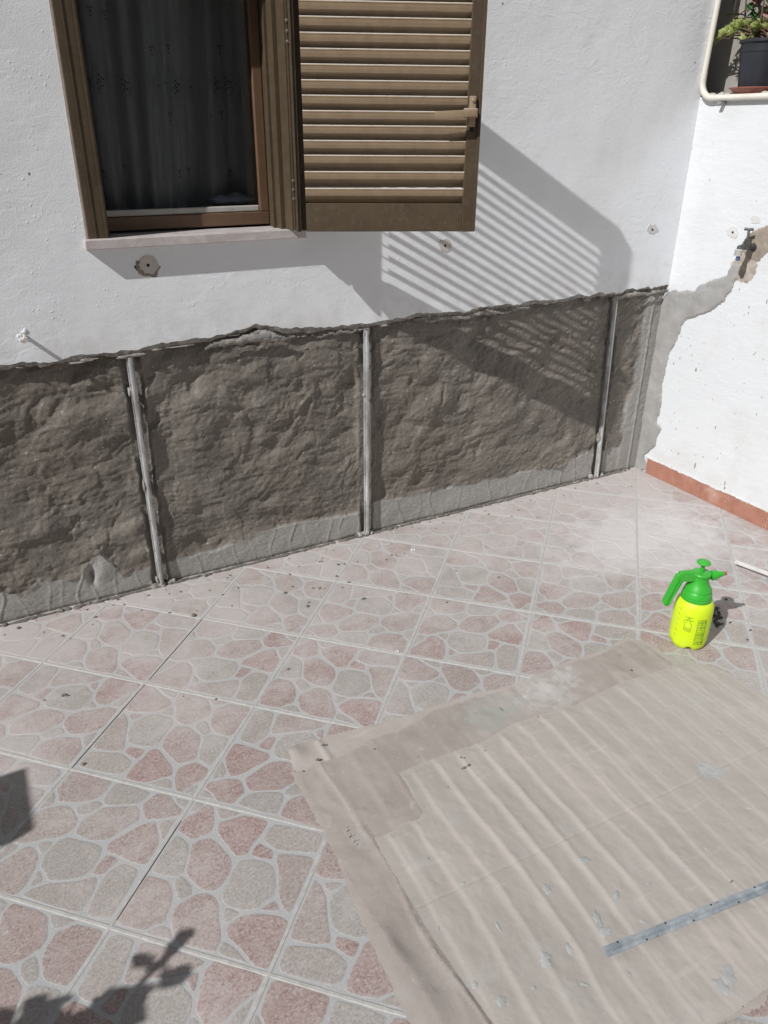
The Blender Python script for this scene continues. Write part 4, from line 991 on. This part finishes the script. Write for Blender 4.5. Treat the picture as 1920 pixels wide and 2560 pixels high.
# cement splashes on the paper (thin dried drops)
def zA_at(x, y):
    d = (S[..., 0]-x)**2+(S[..., 1]-y)**2; k = np.unravel_index(np.argmin(d), d.shape); return float(zA[k])
R2 = np.random.RandomState(8)
spl = [(1460,515,46,.7),(905,918,20,1),(900,1160,26,1),(1030,820,17,1),(1140,940,20,.6),(1075,1020,34,.5),(1100,1065,26,.8),(750,1300,18,1.2),(1520,1215,40,.7),(1495,1250,30,.8),(660,1245,12,1.2),(1490,385,10,1.3),(1365,850,8,1),(1445,780,8,1),(620,900,8,1),(980,1120,26,.4),(740,1048,22,.3),(1230,1030,12,.6),(1180,1205,10,.8),(535,1050,8,1),(1590,640,10,1),(1300,700,6,1),(1250,900,7,1),(820,700,6,1),(1030,1240,14,.6),(860,1255,9,1)]
M_SPL = simple('dried_cement_splash', (.375, .38, .375), .9, var=.12, sc=60, bump=.4)
for x, y, r, asp in spl:
    c = FL(*Z2(x, y)); rw = r/1.36*np.linalg.norm(FL(*Z2(x+1.36, y))-c)*.9; n = 22; ph = R2.uniform(0, 6, 3); ang = R2.uniform(0, 3)
    ring = []; drips = bmesh.new()
    for lev, (rs_, dz) in enumerate(((1.0, .0004), (.8, .0012))):
        rr3 = []
        for q_ in range(n):
            t = 2*math.pi*q_/n; rad = rw*rs_*(1+.22*math.sin(2*t+ph[0])+.16*math.sin(5*t+ph[1])+.12*math.sin(9*t+ph[2]))
            px_, py_ = rad*math.cos(t), rad*math.sin(t)*asp; X_ = c[0]+px_*math.cos(ang)-py_*math.sin(ang); Y_ = c[1]+px_*math.sin(ang)+py_*math.cos(ang)
            rr3.append(drips.verts.new((X_, Y_, zA_at(X_, Y_)+dz)))
        ring.append(rr3)
    cv = drips.verts.new((c[0], c[1], zA_at(c[0], c[1])+.0014))
    for q_ in range(n):
        drips.faces.new((ring[0][q_], ring[0][(q_+1) % n], ring[1][(q_+1) % n], ring[1][q_])); drips.faces.new((ring[1][q_], ring[1][(q_+1) % n], cv))
    m_ = MB(); m_.join(drips); m_.build('cement_splash', M_SPL, sheetA, True)
# ------------------------------------------------------------------ metal strip on the paper
a_ = FL(*Z2(1102, 1117), .024); b_ = FL(*Z2(1659, 893), .026); dv = (b_-a_); b2 = a_+dv*1.7
prof_o = empty('metal_profile', tuple(a_), 'dull grey galvanised metal strip with small holes lying on the brown paper', 'metal strip')
sec = [(-.0102, 0), (-.0102, .0012), (-.0045, .0016), (-.0022, .0075), (.0022, .0075), (.0045, .0016), (.0102, .0012), (.0102, 0)]
pf_ = MB().sweep(sec, tuple(a_), tuple(b2), (0, 0, 1)).build('profile', M_PROF, prof_o)
hl = MB(); dn_ = dv/np.linalg.norm(dv); sd_ = np.array([-dn_[1], dn_[0], 0]); Lt = np.linalg.norm(b2-a_)
for q_ in range(int(Lt/.055)):
    for s_ in ((-.0075,) if q_ % 2 else (.0075,)):
        c = a_+dn_*(.035+.055*q_)+sd_*s_; hl.lathe([(.0019, 0), (.0019, .0006)], 10, Matrix.Translation((c[0], c[1], c[2]+.0013)))
merge(pf_, hl.build('holes', M_BLACK))
# white strips at the right edge
a_ = FL(1837, 1405, .020); b_ = FL(1920, 1436, .020); dv = b_-a_
wo_ = empty('white_profile', tuple(a_), 'thin white plastic trim strip lying on the tiles behind the sprayer', 'trim strip')
m_ = MB().sweep([(-.010, 0), (-.010, .005), (-.007, .005), (-.006, .0015), (-.001, .0015), (0, .005), (.003, .005), (.004, .0015), (.008, .0015), (.009, .004), (.010, .004), (.010, 0)], tuple(a_), tuple(a_+dv*4.5), (0, 0, 1)); m_.build('strip', M_WPROF, wo_)
MB().box(-.008, .008, -.010, .010, -.020, 0, .002, Matrix.Translation(Vector(a_+dv*4.0))).build('end_foot', M_WPROF, wo_)
MB().box(-.008, .008, -.010, .010, -.0185, 0, .002, Matrix.Translation(Vector(a_+dv*1.35))).build('clip_foot', M_WPROF, wo_)
# ------------------------------------------------------------------ pressure sprayer
BX_, BY_ = FL(1716, 1603)[:2]; BS = .915
tipz = .262*BS; shp = FL(1862, 1511); tip = np.array([shp[0]-SUN[0]*tipz, shp[1]-SUN[1]*tipz, tipz])
nd = tip[:2]-np.array([BX_, BY_]); nlen = np.linalg.norm(nd)/BS; NA = math.atan2(nd[1], nd[0])
NA_cam = NA
spr = empty('pressure_sprayer', (BX_, BY_, .002), 'fluorescent yellow pressure sprayer bottle with green pump head on the tiles', 'sprayer')
BM_ = Matrix.Translation((BX_, BY_, .0015)) @ Matrix.Rotation(NA, 4, 'Z') @ Matrix.Scale(BS, 4)
# bottle with petal feet
prof = [(.0, .012), (.020, .011), (.034, .007), (.044, .0015), (.052, .001), (.0575, .008), (.0595, .020), (.0600, .040), (.0605, .075), (.0605, .110), (.0600, .135), (.0585, .150), (.054, .163), (.047, .173), (.040, .181), (.036, .188)]
b = bmesh.new(); n = 60; rings = []
for r, z in prof:
    ring = []
    for k in range(n):
        t = 2*math.pi*k/n; ft = max(0, -math.cos(5*t)); zz = z
        if z < .03 and r > .02: zz = z+.011*ft**1.5*max(0, 1-z/.03)
        ring.append(b.verts.new((r*math.cos(t), r*math.sin(t), zz)))
    rings.append(ring)
for p, q_ in zip(rings, rings[1:]):
    for k in range(n):
        try: b.faces.new((p[k], p[(k+1) % n], q_[(k+1) % n], q_[k]))
        except Exception: pass
bmesh.ops.remove_doubles(b, verts=b.verts, dist=1e-6); b.transform(BM_); m_ = MB(); m_.join(b); bottle = m_.build('bottle', M_YEL, spr, True)
MB().lathe([(.0470, .168), (.0482, .170), (.0475, .1815), (.0452, .1830), (.0468, .1855), (.0440, .198), (.0395, .2045), (.0418, .2068), (.0400, .212), (.0335, .222), (.0290, .230), (.0262, .240), (.0262, .256), (.0295, .258), (.0300, .264), (.0280, .2665), (.006, .2675)], 44, BM_).build('collar', M_GRN, spr, True)
pk_ = MB().lathe([(.0062, .266), (.0058, .297)], 20, BM_).lathe([(.0065, .2945), (.017, .2965), (.0215, .3000), (.0212, .3035), (.017, .3070), (.009, .3090), (.0, .3095)], 36, BM_, cap=False); pk_.build('pump_knob', M_GRN, spr, True)
def loc2(x, y, z): return tuple(BM_ @ Vector((x, y, z)))
nz0 = .252
MB().tube([loc2(.022, 0, nz0-.002), loc2(.034, 0, nz0), loc2(.0345, 0, nz0), loc2(.050, 0, nz0+.003), loc2(.0505, 0, nz0+.003), loc2(.060, 0, nz0+.0045)], [.010, .0105, .0150, .0142, .0112, .0098], 20).tube([loc2(.060, 0, nz0+.0045), loc2(nlen-.010, 0, tipz/BS-.003)], [.0088, .0066], 16).build('nozzle', M_GRN, spr, True)
MB().tube([loc2(nlen-.011, 0, tipz/BS-.0033), loc2(nlen, 0, tipz/BS-.002)], [.0064, .0052], 16).build('nozzle_tip', M_NOZ, spr, True)
# handle: an arm from the head that bends down into a hollow grip
h1 = [(-.018, .262), (-.040, .2655), (-.066, .263), (-.080, .256), (-.098, .188), (-.107, .152), (-.098, .146), (-.089, .150), (-.077, .194), (-.064, .236), (-.060, .242), (-.030, .240), (-.018, .238)]
b = bmesh.new(); n = len(h1); L1 = [b.verts.new((x, -.0125, z)) for x, z in h1]; L2 = [b.verts.new((x, .0125, z)) for x, z in h1]
b.faces.new(L1); b.faces.new(L2[::-1])
for k in range(n): b.faces.new((L1[k], L2[k], L2[(k+1) % n], L1[(k+1) % n]))
bmesh.ops.bevel(b, geom=list(b.edges), offset=.0022, segments=2, affect='EDGES'); b.transform(BM_); m_ = MB(); m_.join(b)
for s_ in (-1, 1):
    for (xa_, za_, xb_, zb_) in ((-.0785, .245, -.103, .158), (-.0705, .232, -.0915, .154)):
        m_.tube([loc2(xa_, s_*.0128, za_), loc2(xb_, s_*.0128, zb_)], .0021, 8)
m_.tube([loc2(-.0775, -.0128, .244), loc2(-.0715, -.0128, .234)], .0014, 8)
m_.build('handle', M_GRN, spr, True)
MB().box(-.006, .006, -.010, .010, -.022, .022, .002, BM_ @ Matrix.Translation((-.050, 0, .264)) @ Matrix.Rotation(math.radians(86), 4, 'Y')).build('trigger_button', M_GRN, spr)
# printed artwork on the bottle
camang = math.atan2(CAM[1]-BY_, CAM[0]-BX_)
RB = .0608
def onb(a, z): return (BX_+BS*RB*math.cos(a), BY_+BS*RB*math.sin(a), BS*z+.0015)
ink = MB()
def line(pts, w_=.00055):
    out = []
    for (s0, z0), (s1, z1) in zip(pts, pts[1:]):
        for k in range(6): out.append((s0+(s1-s0)*k/6, z0+(z1-z0)*k/6))
    out.append(pts[-1]); ink.tube([onb(camang+s_/RB, z) for s_, z in out], w_, 5, False)
# s: metres along the surface, positive to the right as seen from the camera
ox, oz = -.006, .098
line([(ox-.011, oz-.020), (ox+.010, oz-.024), (ox+.011, oz+.004), (ox+.006, oz+.011), (ox+.006, oz+.015), (ox-.005, oz+.017), (ox-.006, oz+.012), (ox-.011, oz+.006), (ox-.011, oz-.020)])
for k in range(4): line([(ox-.010, oz-.009-.003*k), (ox+.010, oz-.011-.003*k)], .0003)
line([(ox-.004, oz+.017), (ox-.003, oz+.022), (ox+.004, oz+.021), (ox+.005, oz+.016)]); line([(ox-.004, oz+.020), (ox-.012, oz+.019), (ox-.015, oz+.008)]); line([(ox, oz+.022), (ox, oz+.028)]); line([(ox-.004, oz+.028), (ox+.004, oz+.028)]); line([(ox+.005, oz+.018), (ox+.015, oz+.019)])
for k in range(5): line([(ox-.012+k*.005, oz+.026+.001*(k % 2)), (ox-.010+k*.005, oz+.031), (ox-.008+k*.005, oz+.026)], .00035)
tx0, tx1, tz0, tz1 = .023, .052, .028, .122
line([(tx0, tz0), (tx1, tz0), (tx1, tz1), (tx0, tz1), (tx0, tz0)])
for zz in (.104, .084, .047): line([(tx0, zz), (tx1, zz)])
line([((tx0+tx1)/2, .084), ((tx0+tx1)/2, tz1)])
R3 = random.Random(2)
for (ax_, az_) in ((.030, .113), (.044, .113), (.030, .094), (.044, .094), (.031, .037), (.044, .037)):
    line([(ax_-.004, az_-.006), (ax_-.001, az_+.005), (ax_+.002, az_-.001), (ax_+.005, az_+.005), (ax_+.004, az_-.006)], .0004)
    line([(ax_-.005, az_), (ax_+.005, az_-.003)], .0004)
for k in range(7):
    z_ = .078-.0042*k; s0 = tx0+.002; 
    while s0 < tx1-.004: ln_ = R3.uniform(.003, .007); line([(s0, z_), (min(s0+ln_, tx1-.002), z_)], .0009 if k in (2, 3) else .0005); s0 += ln_+.0015
for k in range(6):
    z_ = .045+.020*k; line([(-.047, z_+.004), (-.041, z_)], .00045)
    line([(-.040, z_-.003), (-.038, z_-.002)], .0006)
ink.build('printed_markings', M_INK, bottle)
# ------------------------------------------------------------------ loose mortar on the floor
def crumbs(name, spots, mat, label, cat):
    g = MB()
    for k, (x, y, r) in enumerate(spots):
        blob(g, (x, y, .0012+r*.35), (r, r*random.uniform(.6, 1.1), r*.55), 700+k)
    o = g.build(name, mat, None, True); return tag(o, label, cat, kind='stuff')
R4 = random.Random(21); sp_ = []
Zc = lambda x, y: (x/2.183, 1380+y/2.183); Zd = lambda x, y: (700+x/2.37, 1360+y/2.37)
for x, y, r in ((1055,352,.008),(1265,297,.003),(1580,125,.004),(1555,225,.005),(1120,132,.007),(645,262,.005),(105,418,.007),(25,455,.003),(240,812,.003),(350,785,.006),(370,788,.004),(460,1160,.005),(1180,805,.003),(1000,790,.002),(1215,235,.003)):
    p = FL(*Zc(x, y)); sp_.append((p[0], p[1], r))
for x, y, r in ((345,125,.006),(58,183,.004),(235,108,.004),(335,195,.005),(408,230,.005),(235,265,.005),(195,265,.004),(265,268,.003),(30,293,.005),(170,350,.004),(165,372,.006),(495,328,.006),(660,68,.004),(688,72,.004),(630,95,.004),(370,260,.003),(1042,160,.003),(1295,200,.004),(988,350,.004),(50,745,.004),(250,105,.003),(600,180,.003)):
    p = FL(*Zd(x, y)); sp_.append((p[0], p[1], r))
for k in range(75):
    x = R4.uniform(-2.6, -.1); y = -abs(R4.gauss(.02, .09)); sp_.append((x, min(y, -.004), R4.uniform(.0012, .0042)))
for k in range(25): p = FL(R4.uniform(100, 1500), R4.uniform(1500, 1900)); sp_.append((p[0], p[1], R4.uniform(.0006, .0014)))
crumbs('mortar_crumbs', sp_, M_CRUMB, 'small dark mortar crumbs scattered over the tiled floor', 'crumbs')
sp_ = []
for x, y, r in ((780,40,.006),(795,38,.005),(530,288,.003),(598,180,.003),(700,640,.004),(690,642,.003)): p = FL(*Zd(x, y)); sp_.append((p[0], p[1], r))
for k in range(70):
    p = FL(R4.uniform(1550, 1900), R4.uniform(1470, 1640)); sp_.append((p[0], p[1], R4.uniform(.0008, .0022)))
for k in range(60): p = FL(R4.uniform(300, 1500), R4.uniform(1320, 1700)); sp_.append((p[0], p[1], R4.uniform(.0007, .0018)))
crumbs('plaster_crumbs', sp_, M_CRW, 'tiny white plaster bits sprinkled over the floor round the sprayer', 'crumbs')
sp_ = []
for k in range(60):
    t = R4.random(); x = 1790+R4.gauss(0, 9)-6*t; y = 1540+R4.gauss(0, 9); p = FL(x, y); sp_.append((p[0], p[1], R4.uniform(.002, .006)))
for k in range(16): p = FL(1794+R4.gauss(0, 6), 1563+R4.gauss(0, 3)); sp_.append((p[0], p[1], R4.uniform(.002, .005)))
for x, y in ((1825,1558),(1868,1601),(1875,1577),(1815,1500)): p = FL(x, y); sp_.append((p[0], p[1], .004))
crumbs('damp_mortar', sp_, M_WETM, 'dark damp mortar lumps on the floor just behind the sprayer', 'mortar')
# black marks on the papers
g = MB(); R5 = random.Random(3)
for (x, y, r) in ((615,470,.004),(625,472,.003),(640,498,.006),(628,502,.006),(620,505,.005),(695,448,.003),(570,568,.002),(505,812,.002),(127,473,.006),(147,422,.005),(320,436,.003),(1190,170,.004),(1530,893,.004),(875,330,.003)):
    p = FL(*Z2(x, y)); blob(g, (p[0], p[1], max(zA_at(p[0], p[1]) if x > 420 else .010, .009)+.001), (r, r*.5, r*.35), int(x+y))
o = g.build('mortar_specks', M_CRUMB, None, True); tag(o, 'dark mortar specks lying on the brown paper', 'crumbs', kind='stuff')
# wet foot of the wall: ragged mortar bead between render and tiles
g = MB(); xk = -2.7; rr_ = np.random.RandomState(17)
while xk < -.02:
    blob(g, (xk, .008+rr_.uniform(-.004, .003), .002), (rr_.uniform(.008, .03), rr_.uniform(.004, .009), rr_.uniform(.003, .008)), rr_.randint(9999)); xk += rr_.uniform(.01, .035)
g.build('foot_mortar', m_cement('foot_mortar_cement', (.13, .12, .105), (.3, .29, .27)), house, True)
# ------------------------------------------------------------------ things left of the frame that throw the two shadows on the floor
def caster(u, v, h):
    p = FL(u, v); return Vector((p[0]-SUN[0]*h, p[1]-SUN[1]*h, h))
H = .78
shrub_base = caster(120, 2700, H); base = Vector((shrub_base.x-.15, shrub_base.y-.2, 0))
shr = empty('shrub', tuple(base), 'leafy potted shrub standing left of the camera, seen only as a shadow', 'shrub')
MB().lathe([(.13, 0), (.17, .26), (.185, .265), (.185, .29), (.17, .29), (.165, .27), (0, .265)], 36, Matrix.Translation(base), cap=False).build('pot', M_SAUC, shr, True)
ZA = lambda x, y: (x/1.728, 1600+y/1.728)
st_ = MB(); bf = bmesh.new(); R6 = random.Random(9)
def shr_leaf(x, y, h, L, W_, ang):
    c = caster(*ZA(x, y), h); d1 = Vector(FL(*ZA(x+math.cos(ang)*20, y+math.sin(ang)*20)))-Vector(FL(*ZA(x, y))); d1.normalize()
    leaf_mesh(bf, c-d1*L*.5, d1+Vector((0, 0, R6.uniform(-.2, .2))), -Vector(SUNN), L, W_, .08)
m0 = caster(*ZA(420, 1640), H-.05); m1 = caster(*ZA(600, 1490), H+.02); m2 = caster(*ZA(690, 1400), H+.05); m3 = caster(*ZA(760, 1300), H+.08)
mb_ = caster(*ZA(180, 1900), H-.35)
top0 = base+Vector((0, 0, .27))
st_.tube([top0, mb_, m0, m1, m2, m3], [.012, .010, .007, .0055, .005, .004], 8)
for (x, y, L, W_, an) in ((790,1285,.055,.036,-.5),(750,1325,.060,.030,-1.1),(815,1270,.03,.022,.2),(760,1450,.062,.034,.15),(800,1432,.035,.02,.9),(615,1383,.045,.024,.5),(655,1375,.03,.012,-.6),(690,1400,.06,.02,-.4),(650,1500,.05,.014,-.3),(560,1560,.07,.05,2.4),(500,1600,.09,.06,1.2),(540,1620,.08,.05,.5),(430,1640,.07,.045,3.0),(380,1670,.06,.04,.2)):
    shr_leaf(x, y, H+R6.uniform(-.02, .05), L, W_, an)
st_.tube([m1, caster(*ZA(700, 1500), H)], [.004, .002], 6); st_.tube([m2, caster(*ZA(770, 1450), H)], [.004, .002], 6); st_.tube([m2, caster(*ZA(620, 1385), H)], [.004, .002], 6)
for (x, y, L, W_, an) in ((250,1560,.045,.026,-.7),(285,1548,.05,.018,-.3),(150,1585,.05,.035,.6),(190,1640,.07,.04,.2),(20,1640,.06,.04,.9),(120,1660,.07,.045,2.0),(450,1590,.06,.035,.8),(520,1650,.07,.045,.1),(250,1640,.06,.03,1.2),(350,1655,.06,.04,.4)):
    shr_leaf(x, y, H+R6.uniform(-.04, .04), L, W_, an)
for k in range(90):
    c = mb_+Vector((R6.gauss(-.24, .12), R6.gauss(-.20, .12), R6.gauss(-.12, .11)))
    if c.x > mb_.x-.06: c.x = mb_.x-R6.uniform(.06, .26)
    d = Vector((R6.gauss(0, 1), R6.gauss(0, 1), R6.gauss(0, .5))); leaf_mesh(bf, c, d, (0, 0, 1), R6.uniform(.05, .09), R6.uniform(.03, .05), .2)
for k in range(9):
    c = mb_+Vector((R6.gauss(-.16, .15), R6.gauss(-.10, .15), R6.gauss(-.02, .1))); 
    if c.x > mb_.x: c.x = mb_.x-.05
    st_.tube([top0+Vector((0, 0, .02)), (top0+c)/2+Vector((R6.gauss(0, .03), 0, .04)), c], [.008, .006, .003], 6)
for (x, y) in ((230,1620),(330,1550),(40,1640),(120,1650)):
    st_.tube([mb_, caster(*ZA(x, y), H-.1)], [.006, .002], 6)
st_.build('branches', M_STEM, shr, True); m_ = MB(); m_.join(bf); m_.build('leaves', M_LEAF, shr, True)
# gate post with a flat cap
Hp = .95
q1 = caster(*ZA(122, 548), Hp); q2 = caster(*ZA(158, 815), Hp)
post_c = (q1+q2)/2; ex = (q2-q1); ex.z = 0; wl = ex.length; ex.normalize(); ey_ = Vector((ex.y, -ex.x, 0))
if ey_.x > 0: ey_ = -ey_
pm = Matrix.Identity(4)
for k in range(3): pm[k][0] = ex[k]; pm[k][1] = ey_[k]; pm[k][2] = (0, 0, 1)[k]
pm[0][3] = post_c.x; pm[1][3] = post_c.y
gp = empty('gate_post', (post_c.x, post_c.y, 0), 'square white gate post with flat cap left of the camera, seen only as a shadow', 'gate post')
MB().box(-wl*.5, wl*.5, 0, .30, Hp-.05, Hp, .004, pm).build('cap', P_WHITE, gp)
MB().box(-wl*.5+.03, wl*.5-.03, .03, .27, 0, Hp-.05, 0, pm).build('post', P_WHITE, gp)
oh = empty('added_opposite_house', (-4, -7.5, 0), 'unseen dull brown house added behind the camera to darken the window reflection', 'house')  # out-of-view house added so the glass mirrors something darker than sky
MB().box(-9, 3.5, -8.2, -7.5, 0, 3.6).build('wall', simple('dull_brown_render', (.16, .13, .105), .95, var=.2, sc=2), oh)
MB().box(-9.3, 3.8, -8.5, -7.2, 3.6, 3.72, .01).build('eaves', M_SAUC, oh)
print('tiles faces', len(TF), 'dado', len(F4), 'nozzle', nlen, 'pot y', PY)
